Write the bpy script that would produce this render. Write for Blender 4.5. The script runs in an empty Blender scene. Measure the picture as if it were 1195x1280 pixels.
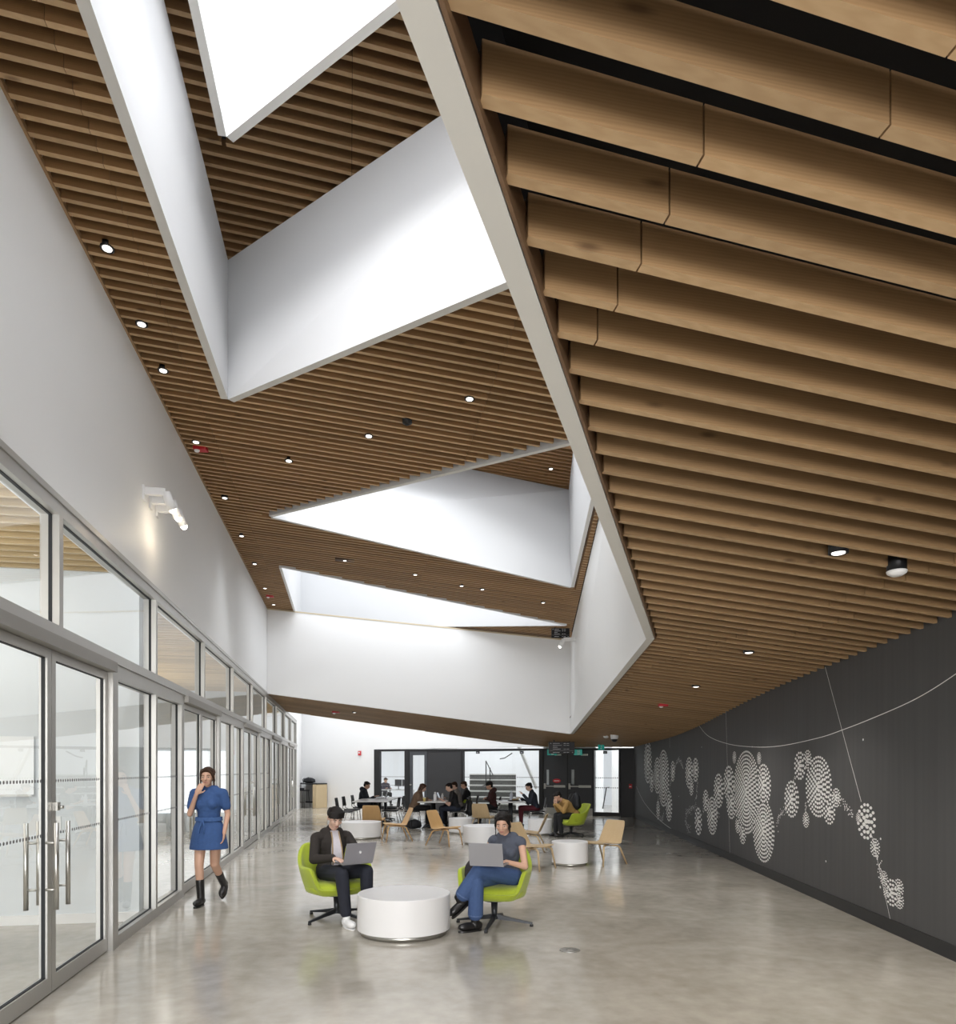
import bpy, bmesh, math, random
from mathutils import Vector, Matrix, Euler
random.seed(7)
SC = bpy.context.scene
COL = SC.collection
F, CX, HY, EYE = 860.0, 597.5, 963.0, 1.6
UX, UY = -0.18345, 0.98303          # room axis u (along the glazed wall), v is across
R = math.radians

def uv(u, v): return (UY*v + UX*u, UY*u - UX*v)
def to_uv(X, Y): return (UX*X + UY*Y, UY*X - UX*Y)
def on_plane(px, py, a, b):
    """photo ray met with the plane z = 1.6 + a - b*v ; returns X, Y, Z"""
    r = (px-CX)/F; k = (HY-py)/F
    vr = UY*r - UX
    Y = a/(k + b*vr)
    return (r*Y, Y, EYE + k*Y)
def at(px, py, Y): return ((px-CX)*Y/F, Y, EYE + (HY-py)*Y/F)
def floor_at(px, py):
    Y = F*EYE/(py-HY); return ((px-CX)*Y/F, Y)
def lerp(a, b, t): return tuple(x+(y-x)*t for x, y in zip(a, b))

# ------------------------------------------------------------------ materials
MATS = {}
def nodes(name):
    m = bpy.data.materials.new(name); m.use_nodes = True
    nt = m.node_tree; b = nt.nodes['Principled BSDF']
    return m, nt, b
def mat(name, col, rough=0.5, metal=0.0, noise=0.0, nscale=8.0, emit=0.0, spec=None, sheen=0.0, bump=0.0, bscale=80.0, coat=0.0):
    if name in MATS: return MATS[name]
    m, nt, b = nodes(name)
    c = (col[0], col[1], col[2], 1)
    b.inputs['Base Color'].default_value = c
    b.inputs['Roughness'].default_value = rough
    b.inputs['Metallic'].default_value = metal
    if spec is not None: b.inputs['Specular IOR Level'].default_value = spec
    if sheen: b.inputs['Sheen Weight'].default_value = sheen
    if coat: b.inputs['Coat Weight'].default_value = coat; b.inputs['Coat Roughness'].default_value = 0.1
    tc = nt.nodes.new('ShaderNodeTexCoord')
    n = nt.nodes.new('ShaderNodeTexNoise'); n.inputs['Scale'].default_value = nscale; n.inputs['Detail'].default_value = 3
    nt.links.new(tc.outputs['Object'], n.inputs['Vector'])
    mx = nt.nodes.new('ShaderNodeMix'); mx.data_type = 'RGBA'
    k = noise
    mx.inputs[6].default_value = tuple(max(0, x*(1-k)) for x in col)+(1,)
    mx.inputs[7].default_value = tuple(min(1, x*(1+k)) for x in col)+(1,)
    nt.links.new(n.outputs['Fac'], mx.inputs[0]); nt.links.new(mx.outputs[2], b.inputs['Base Color'])
    if emit:
        b.inputs['Emission Color'].default_value = c; b.inputs['Emission Strength'].default_value = emit
    if bump:
        n2 = nt.nodes.new('ShaderNodeTexNoise'); n2.inputs['Scale'].default_value = bscale
        nt.links.new(tc.outputs['Object'], n2.inputs['Vector'])
        bp = nt.nodes.new('ShaderNodeBump'); bp.inputs['Strength'].default_value = bump; bp.inputs['Distance'].default_value = 0.01
        nt.links.new(n2.outputs['Fac'], bp.inputs['Height']); nt.links.new(bp.outputs['Normal'], b.inputs['Normal'])
    MATS[name] = m
    return m

def wood_mat(name, c1, c2, stretch=(1, 1, 1), rot=0.0, rough=0.45, attr=True, knots=True, scale=1.0):
    m, nt, b = nodes(name); L = nt.links.new; N = nt.nodes.new
    geo = N('ShaderNodeNewGeometry') if attr else N('ShaderNodeTexCoord')
    mp = N('ShaderNodeMapping'); mp.inputs['Rotation'].default_value = (0, 0, rot); mp.inputs['Scale'].default_value = stretch
    vr = N('ShaderNodeVectorRotate'); vr.rotation_type = 'Z_AXIS'; vr.inputs['Angle'].default_value = rot
    L(geo.outputs['Position' if attr else 'Object'], vr.inputs['Vector'])
    mp.inputs['Rotation'].default_value = (0, 0, 0); L(vr.outputs['Vector'], mp.inputs['Vector'])
    src = mp.outputs['Vector']
    if attr:
        at_ = N('ShaderNodeAttribute'); at_.attribute_name = 'tint'
        add = N('ShaderNodeVectorMath'); add.operation = 'ADD'
        cmb = N('ShaderNodeCombineXYZ')
        mul = N('ShaderNodeMath'); mul.operation = 'MULTIPLY'; mul.inputs[1].default_value = 57.0
        L(at_.outputs['Fac'], mul.inputs[0]); L(mul.outputs[0], cmb.inputs[0]); L(mul.outputs[0], cmb.inputs[1])
        L(src, add.inputs[0]); L(cmb.outputs[0], add.inputs[1]); src = add.outputs[0]
    n = N('ShaderNodeTexNoise'); n.inputs['Scale'].default_value = 3.0*scale; n.inputs['Detail'].default_value = 5; n.inputs['Distortion'].default_value = 0.8
    L(src, n.inputs['Vector'])
    w = N('ShaderNodeTexWave'); w.wave_type = 'BANDS'; w.bands_direction = 'Z'; w.inputs['Scale'].default_value = 6.0*scale
    w.inputs['Distortion'].default_value = 7.0; w.inputs['Detail'].default_value = 2.0
    L(src, w.inputs['Vector'])
    mixf = N('ShaderNodeMix'); mixf.data_type = 'FLOAT'; mixf.inputs[0].default_value = 0.3
    L(n.outputs['Fac'], mixf.inputs[2]); L(w.outputs['Fac'], mixf.inputs[3])
    ramp = N('ShaderNodeMix'); ramp.data_type = 'RGBA'
    ramp.inputs[6].default_value = tuple(c1)+(1,); ramp.inputs[7].default_value = tuple(c2)+(1,)
    L(mixf.outputs[0], ramp.inputs[0]); out = ramp.outputs[2]
    if attr:
        hsv = N('ShaderNodeHueSaturation')
        mr = N('ShaderNodeMapRange'); mr.inputs[3].default_value = 0.86; mr.inputs[4].default_value = 1.12
        L(at_.outputs['Fac'], mr.inputs[0]); L(mr.outputs[0], hsv.inputs['Value']); L(out, hsv.inputs['Color']); out = hsv.outputs['Color']
    if knots:
        vo = N('ShaderNodeTexVoronoi'); vo.feature = 'F1'; vo.inputs['Scale'].default_value = 2.2*scale
        mp2 = N('ShaderNodeMapping'); mp2.inputs['Scale'].default_value = (1.0, 3.0, 3.0)
        L(vr.outputs['Vector'], mp2.inputs['Vector']); L(mp2.outputs['Vector'], vo.inputs['Vector'])
        kr = N('ShaderNodeMapRange'); kr.inputs[1].default_value = 0.04; kr.inputs[2].default_value = 0.13; kr.inputs[3].default_value = 0.7; kr.inputs[4].default_value = 0.0
        L(vo.outputs['Distance'], kr.inputs[0])
        km = N('ShaderNodeMix'); km.data_type = 'RGBA'; km.inputs[7].default_value = (c1[0]*0.35, c1[1]*0.3, c1[2]*0.3, 1)
        L(kr.outputs[0], km.inputs[0]); L(out, km.inputs[6]); out = km.outputs[2]
    L(out, b.inputs['Base Color']); b.inputs['Roughness'].default_value = rough
    MATS[name] = m
    return m

def glass_mat(name, tint=(0.93, 0.96, 0.96), refl=1.0):
    m = bpy.data.materials.new(name); m.use_nodes = True; nt = m.node_tree
    nt.nodes.clear(); N = nt.nodes.new; L = nt.links.new
    o = N('ShaderNodeOutputMaterial'); t = N('ShaderNodeBsdfTransparent'); g = N('ShaderNodeBsdfGlossy')
    t.inputs['Color'].default_value = tuple(tint)+(1,); g.inputs['Roughness'].default_value = 0.0
    g.inputs['Color'].default_value = (1, 1, 1, 1)
    lw = N('ShaderNodeLayerWeight'); lw.inputs['Blend'].default_value = 0.5
    pw = N('ShaderNodeMath'); pw.operation = 'POWER'; pw.inputs[1].default_value = 4.5
    mu = N('ShaderNodeMath'); mu.operation = 'MULTIPLY_ADD'; mu.inputs[1].default_value = 0.75*refl; mu.inputs[2].default_value = 0.06*refl; mu.use_clamp = True
    L(lw.outputs['Facing'], pw.inputs[0]); L(pw.outputs[0], mu.inputs[0])
    mx = N('ShaderNodeMixShader'); L(mu.outputs[0], mx.inputs[0])
    L(t.outputs[0], mx.inputs[1]); L(g.outputs[0], mx.inputs[2]); L(mx.outputs[0], o.inputs['Surface'])
    MATS[name] = m
    return m

# ------------------------------------------------------------------ mesh builder
class MB:
    def __init__(s): s.v = []; s.f = []; s.m = []; s.t = []; s.mi = 0; s.tint = 0.5; s.sm = []; s.smooth = False
    def face(s, ids): s.f.append(tuple(ids)); s.m.append(s.mi); s.t.append(s.tint); s.sm.append(s.smooth)
    def vert(s, p): s.v.append(tuple(p)); return len(s.v)-1
    def hexa(s, lo, hi):
        """lo, hi: 4 corner points each (ccw seen from above)"""
        a = [s.vert(p) for p in lo]; b = [s.vert(p) for p in hi]
        s.face(a[::-1]); s.face(b)
        for i in range(4):
            j = (i+1) % 4; s.face((a[i], a[j], b[j], b[i]))
    def box(s, c, d, rz=0.0, M=None):
        x, y, z = d[0]/2, d[1]/2, d[2]/2; ca, sa = math.cos(rz), math.sin(rz)
        def T(p):
            q = (c[0]+p[0]*ca-p[1]*sa, c[1]+p[0]*sa+p[1]*ca, c[2]+p[2])
            return tuple(M @ Vector(q)) if M else q
        s.hexa([T(p) for p in ((-x,-y,-z),(x,-y,-z),(x,y,-z),(-x,y,-z))], [T(p) for p in ((-x,-y,z),(x,-y,z),(x,y,z),(-x,y,z))])
    def quad(s, pts): s.face([s.vert(p) for p in pts])
    def prism(s, poly, z0, z1):
        a = [s.vert((p[0], p[1], z0)) for p in poly]; b = [s.vert((p[0], p[1], z1)) for p in poly]
        s.face(a[::-1]); s.face(b); n = len(a)
        for i in range(n):
            j = (i+1) % n; s.face((a[i], a[j], b[j], b[i]))
    def loft(s, rings, closed=True, cap=True):
        idx = [[s.vert(p) for p in r] for r in rings]; n = len(rings[0])
        for a, b in zip(idx, idx[1:]):
            for i in range(n if closed else n-1):
                j = (i+1) % n; s.face((a[i], a[j], b[j], b[i]))
        if cap and closed: s.face(idx[0][::-1]); s.face(idx[-1])
    def tube(s, pts, r, n=10, cap=True):
        pts = [Vector(p) for p in pts]; rs = r if isinstance(r, (list, tuple)) else [r]*len(pts)
        rings = []; up = None
        for i, p in enumerate(pts):
            d = (pts[min(i+1, len(pts)-1)]-pts[max(i-1, 0)]).normalized()
            if up is None:
                up = Vector((0, 0, 1)) if abs(d.z) < 0.9 else Vector((1, 0, 0))
            x = d.cross(up).normalized(); y = x.cross(d).normalized(); up = y
            rings.append([p+(x*math.cos(2*math.pi*k/n)+y*math.sin(2*math.pi*k/n))*rs[i] for k in range(n)])
        o = s.smooth; s.smooth = True; s.loft(rings, True, False); s.smooth = o
        if cap: 
            b0 = len(s.v)-n*len(pts); s.face([b0+i for i in range(n)]); s.face([len(s.v)-n+i for i in range(n)][::-1])
    def lathe(s, prof, n=32, c=(0, 0, 0), smooth=True):
        rings = [[(c[0]+r*math.cos(2*math.pi*k/n), c[1]+r*math.sin(2*math.pi*k/n), c[2]+z) for k in range(n)] for r, z in prof]
        o = s.smooth; s.smooth = smooth; s.loft(rings, True, False); s.smooth = o
        b0 = len(s.v)-n*len(prof)
        s.face([b0+i for i in range(n)][::-1]); s.face([len(s.v)-n+i for i in range(n)])
    def ball(s, c, r, rot=None, n=14, h=9):
        """ellipsoid; r scalar or triple, rot optional 3x3"""
        rr = (r, r, r) if not isinstance(r, (tuple, list)) else r; c = Vector(c)
        rings = []
        for i in range(1, h):
            th = math.pi*i/h
            ring = []
            for k in range(n):
                a = 2*math.pi*k/n
                p = Vector((rr[0]*math.sin(th)*math.cos(a), rr[1]*math.sin(th)*math.sin(a), -rr[2]*math.cos(th)))
                ring.append(c+((rot @ p) if rot else p))
            rings.append(ring)
        o = s.smooth; s.smooth = True
        b0 = len(s.v); s.loft(rings, True, False)
        pb = Vector((0, 0, -rr[2])); pt = Vector((0, 0, rr[2]))
        ib = s.vert(c+((rot @ pb) if rot else pb)); it = s.vert(c+((rot @ pt) if rot else pt))
        e = b0+n*(h-2)
        for k in range(n):
            s.face((ib, b0+(k+1) % n, b0+k)); s.face((it, e+k, e+(k+1) % n))
        s.smooth = o
    def limb(s, a, b, ra, rb, n=14):
        """closed tapered capsule"""
        a = Vector(a); b = Vector(b); d = b-a; L = d.length
        if L < 1e-6: return s.ball(a, ra)
        d /= L; up = Vector((0, 0, 1)) if abs(d.z) < 0.9 else Vector((0, 1, 0))
        x = d.cross(up).normalized(); y = d.cross(x).normalized()
        rings = []
        for t in (-80, -50, -25, 0): rings.append((a+d*(ra*math.sin(R(t))), ra*math.cos(R(t))))
        for t in (0, 25, 50, 80): rings.append((b+d*(rb*math.sin(R(t))), rb*math.cos(R(t))))
        o = s.smooth; s.smooth = True
        s.loft([[c+(x*math.cos(2*math.pi*k/n)+y*math.sin(2*math.pi*k/n))*q for k in range(n)] for c, q in rings], True, True)
        s.smooth = o
    def build(s, name, mats, parent=None, bevel=0.0, subsurf=0):
        me = bpy.data.meshes.new(name); me.from_pydata(s.v, [], s.f)
        for q in (mats if isinstance(mats, (list, tuple)) else [mats]): me.materials.append(q)
        me.polygons.foreach_set('material_index', s.m); me.polygons.foreach_set('use_smooth', s.sm)
        a = me.attributes.new('tint', 'FLOAT', 'FACE'); a.data.foreach_set('value', s.t)
        me.update()
        bm = bmesh.new(); bm.from_mesh(me); bmesh.ops.recalc_face_normals(bm, faces=bm.faces); bm.to_mesh(me); bm.free()
        o = bpy.data.objects.new(name, me); COL.objects.link(o)
        if parent: o.parent = parent
        if bevel:
            md = o.modifiers.new('Bevel', 'BEVEL'); md.width = bevel; md.segments = 2; md.limit_method = 'ANGLE'
        if subsurf:
            md = o.modifiers.new('Subsurf', 'SUBSURF'); md.levels = subsurf; md.render_levels = subsurf
        return o

def tag(o, label=None, cat=None, group=None, kind=None):
    if label: o['label'] = label
    if cat: o['category'] = cat
    if group: o['group'] = group
    if kind: o['kind'] = kind
    return o
def empty(name, loc, rz=0.0):
    o = bpy.data.objects.new(name, None); COL.objects.link(o); o.location = loc; o.rotation_euler = (0, 0, rz); o.empty_display_size = 0.1
    return o
def struct(o): o['kind'] = 'structure'; return o
def copy_tree(o, parent=None):
    c = o.copy(); COL.objects.link(c); c.parent = parent
    for ch in list(o.children): copy_tree(ch, c)
    return c
def remesh(mb, name, voxel, material, parent=None, smooth=4, factor=0.5):
    """union of overlapping volumes -> one continuous smooth surface"""
    me = bpy.data.meshes.new('tmp'); me.from_pydata(mb.v, [], mb.f); me.update()
    bm = bmesh.new(); bm.from_mesh(me); bmesh.ops.recalc_face_normals(bm, faces=bm.faces); bm.to_mesh(me); bm.free()
    o = bpy.data.objects.new('tmp', me); COL.objects.link(o)
    md = o.modifiers.new('r', 'REMESH'); md.mode = 'VOXEL'; md.voxel_size = voxel; md.use_smooth_shade = True
    if smooth:
        ms = o.modifiers.new('s', 'SMOOTH'); ms.iterations = smooth; ms.factor = factor
    dg = bpy.context.evaluated_depsgraph_get(); dg.update()
    res = bpy.data.meshes.new_from_object(o.evaluated_get(dg)); bpy.data.objects.remove(o)
    res.name = name; res.materials.clear(); res.materials.append(material)
    res.polygons.foreach_set('use_smooth', [True]*len(res.polygons))
    ob = bpy.data.objects.new(name, res); COL.objects.link(ob)
    if parent: ob.parent = parent
    return ob
def area(name, loc, rot, size, power, col=(1, 1, 1), sy=None):
    l = bpy.data.lights.new(name, 'AREA'); l.energy = power; l.color = col; l.size = size
    if sy: l.shape = 'RECTANGLE'; l.size_y = sy
    o = bpy.data.objects.new(name, l); COL.objects.link(o); o.location = loc; o.rotation_euler = rot
    return o
# ================================================================== materials
M_white = mat('white_paint', (0.86, 0.86, 0.86), 0.55, noise=0.015, nscale=1.2)
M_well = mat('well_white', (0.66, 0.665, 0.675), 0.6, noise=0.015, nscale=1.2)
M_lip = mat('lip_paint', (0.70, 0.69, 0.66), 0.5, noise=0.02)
M_black = mat('plenum_black', (0.006, 0.006, 0.007), 0.9)
M_alu = mat('satin_aluminium', (0.52, 0.51, 0.49), 0.42, 0.75, noise=0.03)
M_alu_dark = mat('shaded_aluminium', (0.36, 0.345, 0.32), 0.5, 0.6, noise=0.03)  # darker metal for the door headers and the floor box cap
M_gasket = mat('black_gasket', (0.015, 0.017, 0.02), 0.6)
M_steel = mat('brushed_steel', (0.55, 0.54, 0.51), 0.3, 0.95, noise=0.05, nscale=60)
M_char = mat('charcoal_panel', (0.030, 0.030, 0.033), 0.55, noise=0.12, nscale=3)
M_base = mat('baseboard_rubber', (0.018, 0.018, 0.02), 0.5)
M_glass = glass_mat('clear_glass')
M_slat = wood_mat('slat_wood', (0.25, 0.148, 0.068), (0.39, 0.245, 0.125), stretch=(0.35, 5, 5), rot=-math.atan2(0.18345, 0.98303), rough=0.5)
M_slat_hi = wood_mat('ceiling_slat_wood', (0.25, 0.132, 0.05), (0.37, 0.21, 0.095), stretch=(0.35, 5, 5), rot=-math.atan2(0.18345, 0.98303), rough=0.55)

M_slat_lit = wood_mat('slat_edge_wood', (0.45, 0.29, 0.15), (0.60, 0.42, 0.24), stretch=(0.35, 5, 5), rot=-math.atan2(0.18345, 0.98303), rough=0.45)  # slat bottoms: light bounced off the floor is put into a paler colour
M_slat_hi_lit = wood_mat('ceiling_slat_edge_wood', (0.46, 0.29, 0.145), (0.58, 0.40, 0.22), stretch=(0.35, 5, 5), rot=-math.atan2(0.18345, 0.98303), rough=0.5)  # same painted bounce light for the bottoms of the high slats
def floor_material():
    m, nt, b = nodes('polished_concrete'); N = nt.nodes.new; L = nt.links.new
    g = N('ShaderNodeNewGeometry')
    n1 = N('ShaderNodeTexNoise'); n1.inputs['Scale'].default_value = 0.9; n1.inputs['Detail'].default_value = 8; n1.inputs['Roughness'].default_value = 0.62; n1.inputs['Distortion'].default_value = 0.6
    n2 = N('ShaderNodeTexNoise'); n2.inputs['Scale'].default_value = 7.0; n2.inputs['Detail'].default_value = 6
    L(g.outputs['Position'], n1.inputs['Vector']); L(g.outputs['Position'], n2.inputs['Vector'])
    mixf = N('ShaderNodeMix'); mixf.data_type = 'FLOAT'; mixf.inputs[0].default_value = 0.35
    L(n1.outputs['Fac'], mixf.inputs[2]); L(n2.outputs['Fac'], mixf.inputs[3])
    r = N('ShaderNodeValToRGB'); e = r.color_ramp.elements
    e[0].position = 0.30; e[0].color = (0.325, 0.298, 0.25, 1); e[1].position = 0.70; e[1].color = (0.55, 0.512, 0.452, 1)
    q = r.color_ramp.elements.new(0.5); q.color = (0.435, 0.403, 0.35, 1)
    L(mixf.outputs[0], r.inputs[0]); L(r.outputs[0], b.inputs['Base Color'])
    mr = N('ShaderNodeMapRange'); mr.inputs[1].default_value = 0.3; mr.inputs[2].default_value = 0.7; mr.inputs[3].default_value = 0.09; mr.inputs[4].default_value = 0.2
    L(n1.outputs['Fac'], mr.inputs[0]); L(mr.outputs[0], b.inputs['Roughness'])
    b.inputs['Specular IOR Level'].default_value = 0.75
    n3 = N('ShaderNodeTexNoise'); n3.inputs['Scale'].default_value = 3.0
    L(g.outputs['Position'], n3.inputs['Vector'])
    return m
M_floor = floor_material()

def mural_wall_material():
    m, nt, b = nodes('charcoal_woven_wall'); N = nt.nodes.new; L = nt.links.new
    g = N('ShaderNodeNewGeometry'); mp = N('ShaderNodeMapping'); mp.inputs['Scale'].default_value = (14, 14, 0.35)
    L(g.outputs['Position'], mp.inputs['Vector'])
    n = N('ShaderNodeTexNoise'); n.inputs['Scale'].default_value = 1.0; n.inputs['Detail'].default_value = 4
    L(mp.outputs[0], n.inputs['Vector'])
    n2 = N('ShaderNodeTexNoise'); n2.inputs['Scale'].default_value = 60; L(g.outputs['Position'], n2.inputs['Vector'])
    mx = N('ShaderNodeMix'); mx.data_type = 'RGBA'; mx.inputs[6].default_value = (0.060, 0.060, 0.063, 1); mx.inputs[7].default_value = (0.094, 0.093, 0.095, 1)
    L(n.outputs['Fac'], mx.inputs[0]); L(mx.outputs[2], b.inputs['Base Color']); b.inputs['Roughness'].default_value = 0.6
    return m
M_mural_wall = mural_wall_material()

# ================================================================== planes of the place
VW = -2.07                                        # glazed wall
CEIL_A, CEIL_B = 3.97, 0.08                       # main slatted ceiling  z = 1.6 + a - b v
UP_A = 5.478                                      # upper ceiling over the first well
UP3_A = 5.877                                     # upper ceiling over the second well
SOF_A, SOF_B = 1.758, 0.0925                      # low soffit
RW0, RW1 = (4.002, 5.76), (5.35, 23.64)           # mural wall foot line
RWD = Vector((RW1[0]-RW0[0], RW1[1]-RW0[1])).normalized()
def rwall(Y): return RW0[0]+(Y-RW0[1])*(RW1[0]-RW0[0])/(RW1[1]-RW0[1])
BW0, BW1 = (-7.76, 30.29), (5.35, 23.64)          # back wall foot line
BWD = Vector((BW1[0]-BW0[0], BW1[1]-BW0[1])).normalized()
def bw_pt(px, off=0.0):
    r = (px-CX)/F
    n = (-BWD.y, BWD.x)                            # pointing away from the hall
    o = (BW0[0]+n[0]*off, BW0[1]+n[1]*off)
    # X = rY ; (X-o)xD = 0
    Y = (o[0]*BWD.y - o[1]*BWD.x)/(r*BWD.y - BWD.x)
    return (r*Y, Y)
def bw_z(px, py, off=0.0):
    X, Y = bw_pt(px, off); return EYE+(HY-py)*Y/F
def interp(x, pts):
    if x <= pts[0][0]: return pts[0][1]
    for (a, b), (c, d) in zip(pts, pts[1:]):
        if x <= c: return b+(d-b)*(x-a)/(c-a)
    return pts[-1][1]
def soffit_z(u, v):
    w = min(1, max(0, (u-8)/9.0)); w = w*w*(3-2*w)
    return EYE+SOF_A-SOF_B*v - w*interp(v, [(VW, 0), (5.7, 0.27), (7.1, 0.256), (9.6, 0.07)])
def ceil_z(v): return EYE+CEIL_A-CEIL_B*v

# ---- floor
mb = MB(); mb.quad([(-16, -9, 0), (14, -9, 0), (14, 42, 0), (-16, 42, 0)])
struct(mb.build('floor', M_floor))

# ---- mural wall
mb = MB()
def rw(t0, off=0.0):
    n = Vector((RWD.y, -RWD.x)); p = Vector(RW0)+RWD*t0+n*off; return (p.x, p.y)
TB = (Vector(RW1)-Vector(RW0)).length
a, b_, c, d = rw(-16), rw(TB), rw(TB, 0.25), rw(-16, 0.25)
mb.prism([a, b_, c, d], 0, 4.2)
struct(mb.build('wall_right', M_mural_wall))
mb = MB(); a, b_, c, d = rw(-16, -0.015), rw(TB, -0.015), rw(TB, 0.0), rw(-16, 0.0)
mb.prism([a, b_, c, d], 0, 0.13); struct(mb.build('baseboard_right', M_base))

# ---- glazed wall: white upper part
mb = MB()
GT = EYE+1.945
def lw(u, off): return uv(u, VW-off)
def wall_seg(m, u0, u1, z0, z1, o0, o1): m.prism([lw(u0, o1), lw(u1, o1), lw(u1, o0), lw(u0, o0)], z0, z1)
wall_seg(mb, -8, 31.4, GT, 6.6, 0.0, 0.25)
struct(mb.build('wall_left', M_white))
mb = MB(); wall_seg(mb, -8, 18.25, ceil_z(VW)-0.012, ceil_z(VW)+0.03, -0.02, 0.0)
struct(mb.build('trim_1', M_slat))

# ---- slats -------------------------------------------------------------------------------
def clip(u, polys):
    """v intervals of the line u=const that lie inside the polygons (list of uv rings)"""
    cuts = []
    for P in polys:
        xs = []
        for (u0, v0), (u1, v1) in zip(P, P[1:]+P[:1]):
            if (u0 <= u) != (u1 <= u): xs.append(v0+(v1-v0)*(u-u0)/(u1-u0))
        xs.sort(); cuts += [(xs[i], xs[i+1]) for i in range(0, len(xs)-1, 2)]
    return cuts
def subtract(iv, cuts):
    out = [iv]
    for a, b in cuts:
        nx = []
        for x, y in out:
            if b <= x or a >= y: nx.append((x, y)); continue
            if a > x: nx.append((x, a))
            if b < y: nx.append((b, y))
        out = nx
    return out
def split_joints(x, y, j0, L=3.05):
    k = math.ceil((x-j0)/L); ps = [x]
    while j0+k*L < y:
        if j0+k*L > x+0.05 and j0+k*L < y-0.05: ps.append(j0+k*L)
        k += 1
    return list(zip(ps, ps[1:]+[y]))
def slat(mb, u, v0, v1, zf, th=0.038, dp=0.14, nseg=1, bot=None):
    pts = [v0+(v1-v0)*i/nseg for i in range(nseg+1)]
    rings = []
    for v in pts:
        z = zf(v); a = uv(u-th/2, v); b = uv(u+th/2, v)
        rings.append([(a[0], a[1], z), (b[0], b[1], z), (b[0], b[1], z+dp), (a[0], a[1], z+dp)])
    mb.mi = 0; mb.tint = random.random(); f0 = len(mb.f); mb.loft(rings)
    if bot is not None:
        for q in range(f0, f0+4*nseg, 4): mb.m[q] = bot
def backing(mb, u, v0, v1, zf, up, pitch):
    mb.mi = 1
    a, b = uv(u-pitch/2-0.01, v0), uv(u+pitch/2+0.01, v0); c, d = uv(u+pitch/2+0.01, v1), uv(u-pitch/2-0.01, v1)
    z0, z1 = zf(v0)+up, zf(v1)+up
    mb.hexa([(d[0], d[1], z1), (c[0], c[1], z1), (b[0], b[1], z0), (a[0], a[1], z0)], [(d[0], d[1], z1+.02), (c[0], c[1], z1+.02), (b[0], b[1], z0+.02), (a[0], a[1], z0+.02)])

def plate(name, outer, holes, zf, up, m):
    """thin dark board over a uv polygon with uv holes"""
    bm = bmesh.new()
    for ring in [outer]+holes:
        vs = [bm.verts.new((*uv(*p), zf(p[1])+up)) for p in ring]
        for i in range(len(vs)): bm.edges.new((vs[i], vs[(i+1) % len(vs)]))
    bmesh.ops.triangle_fill(bm, use_beauty=True, use_dissolve=False, edges=bm.edges[:])
    me = bpy.data.meshes.new(name); bm.to_mesh(me); bm.free(); me.materials.append(m)
    o = bpy.data.objects.new(name, me); COL.objects.link(o); return struct(o)
def U(p): return to_uv(p[0], p[1])
# wells in the main ceiling (inner faces), from points on the ceiling plane
def onceil(px, py): return on_plane(px, py, CEIL_A, CEIL_B)
def onup(px, py): return on_plane(px, py, UP_A, CEIL_B)
def onup3(px, py): return on_plane(px, py, UP3_A, CEIL_B)
def ext(a, b, t): return tuple(x+(y-x)*t for x, y in zip(a, b))   # t>1 runs past b
K = onceil(285, 497); K0 = ext(K, onceil(114, 0), 2.0); Q = onceil(632, 350); Q1 = ext(K, Q, 1.55)
P1 = onceil(340, 645); P2 = onceil(714, 733); P3 = onceil(755.9, 544.4)
V1 = onceil(352, 708.5); V2 = onceil(707, 781); V3 = onceil(376, 784)
O1 = [U(K0), U(K), U(Q1), (U(Q1)[0]-0.3, U(Q1)[1]+0.8), (U(K0)[0], U(Q1)[1]+0.8)]
O3 = [U(P1), U(P2), U(P3)]
O4 = [U(V1), U(V2), U(V3)]
def grow(P, d):
    """offset a uv ring outwards by d"""
    n = len(P); area = sum(P[i][0]*P[(i+1) % n][1]-P[(i+1) % n][0]*P[i][1] for i in range(n)); s = 1 if area > 0 else -1
    out = []
    for i in range(n):
        p0, p1, p2 = Vector(P[i-1]), Vector(P[i]), Vector(P[(i+1) % n])
        e1 = (p1-p0).normalized(); e2 = (p2-p1).normalized()
        n1 = Vector((e1.y, -e1.x))*s; n2 = Vector((e2.y, -e2.x))*s
        k = n1+n2; dd = k.dot(n1)
        q = p1+k*(d/max(dd, 0.35)); out.append((q.x, q.y))
    return out
# bulkhead plan (second-floor balustrade / soffit edge)
A_b = (-5.37, 17.53, EYE+1.957); B_b = (2.43, 18.1, EYE+0.957)
A_t = (-5.37, 17.53, EYE+4.10); B_t = (2.43, 18.1, EYE+3.40)
C_b = (1.826, 7.47, EYE+1.425); D_b = (-0.183, 1.526, EYE+1.709)
T_t = onceil(745, 660)
sl = (B_t[0]-T_t[0])/(B_t[1]-T_t[1])
Cx = T_t[0]+sl*(7.47-T_t[1]); C_t = (Cx, 7.47, ceil_z(U((Cx, 7.47))[1])-0.02)
cd = (D_b[0]-C_b[0], D_b[1]-C_b[1]); kk = 1.95
E_b = (C_b[0]+cd[0]*kk, C_b[1]+cd[1]*kk, 0); ub, vb = U(E_b); E_b = (E_b[0], E_b[1], soffit_z(ub, vb)-0.04)
E_t = (C_t[0]+cd[0]*kk, C_t[1]+cd[1]*kk, 0); E_t = (E_t[0], E_t[1], ceil_z(U(E_t)[1])-0.02)
line_r = sorted([U(E_t), U(C_t), U(B_t)])                      # right edge of the main ceiling
BACK_U = 22.0
mb = MB(); pitch = 0.13
gO = [grow(O1, 0.075), grow(O3, 0.10), grow(O4, 0.05)]
nk = int((BACK_U-0.2)/pitch)
for k in range(-8, nk):
    u = 0.25+k*pitch
    vr = interp(u, line_r) if u < U(B_t)[0] else 6.6
    for x, y in subtract((VW+0.004, vr), clip(u, gO)):
        if y-x < 0.04: continue
        for a, b in split_joints(x, y, 1.41): slat(mb, u, a+0.002, b-0.002, ceil_z, bot=1)
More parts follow.
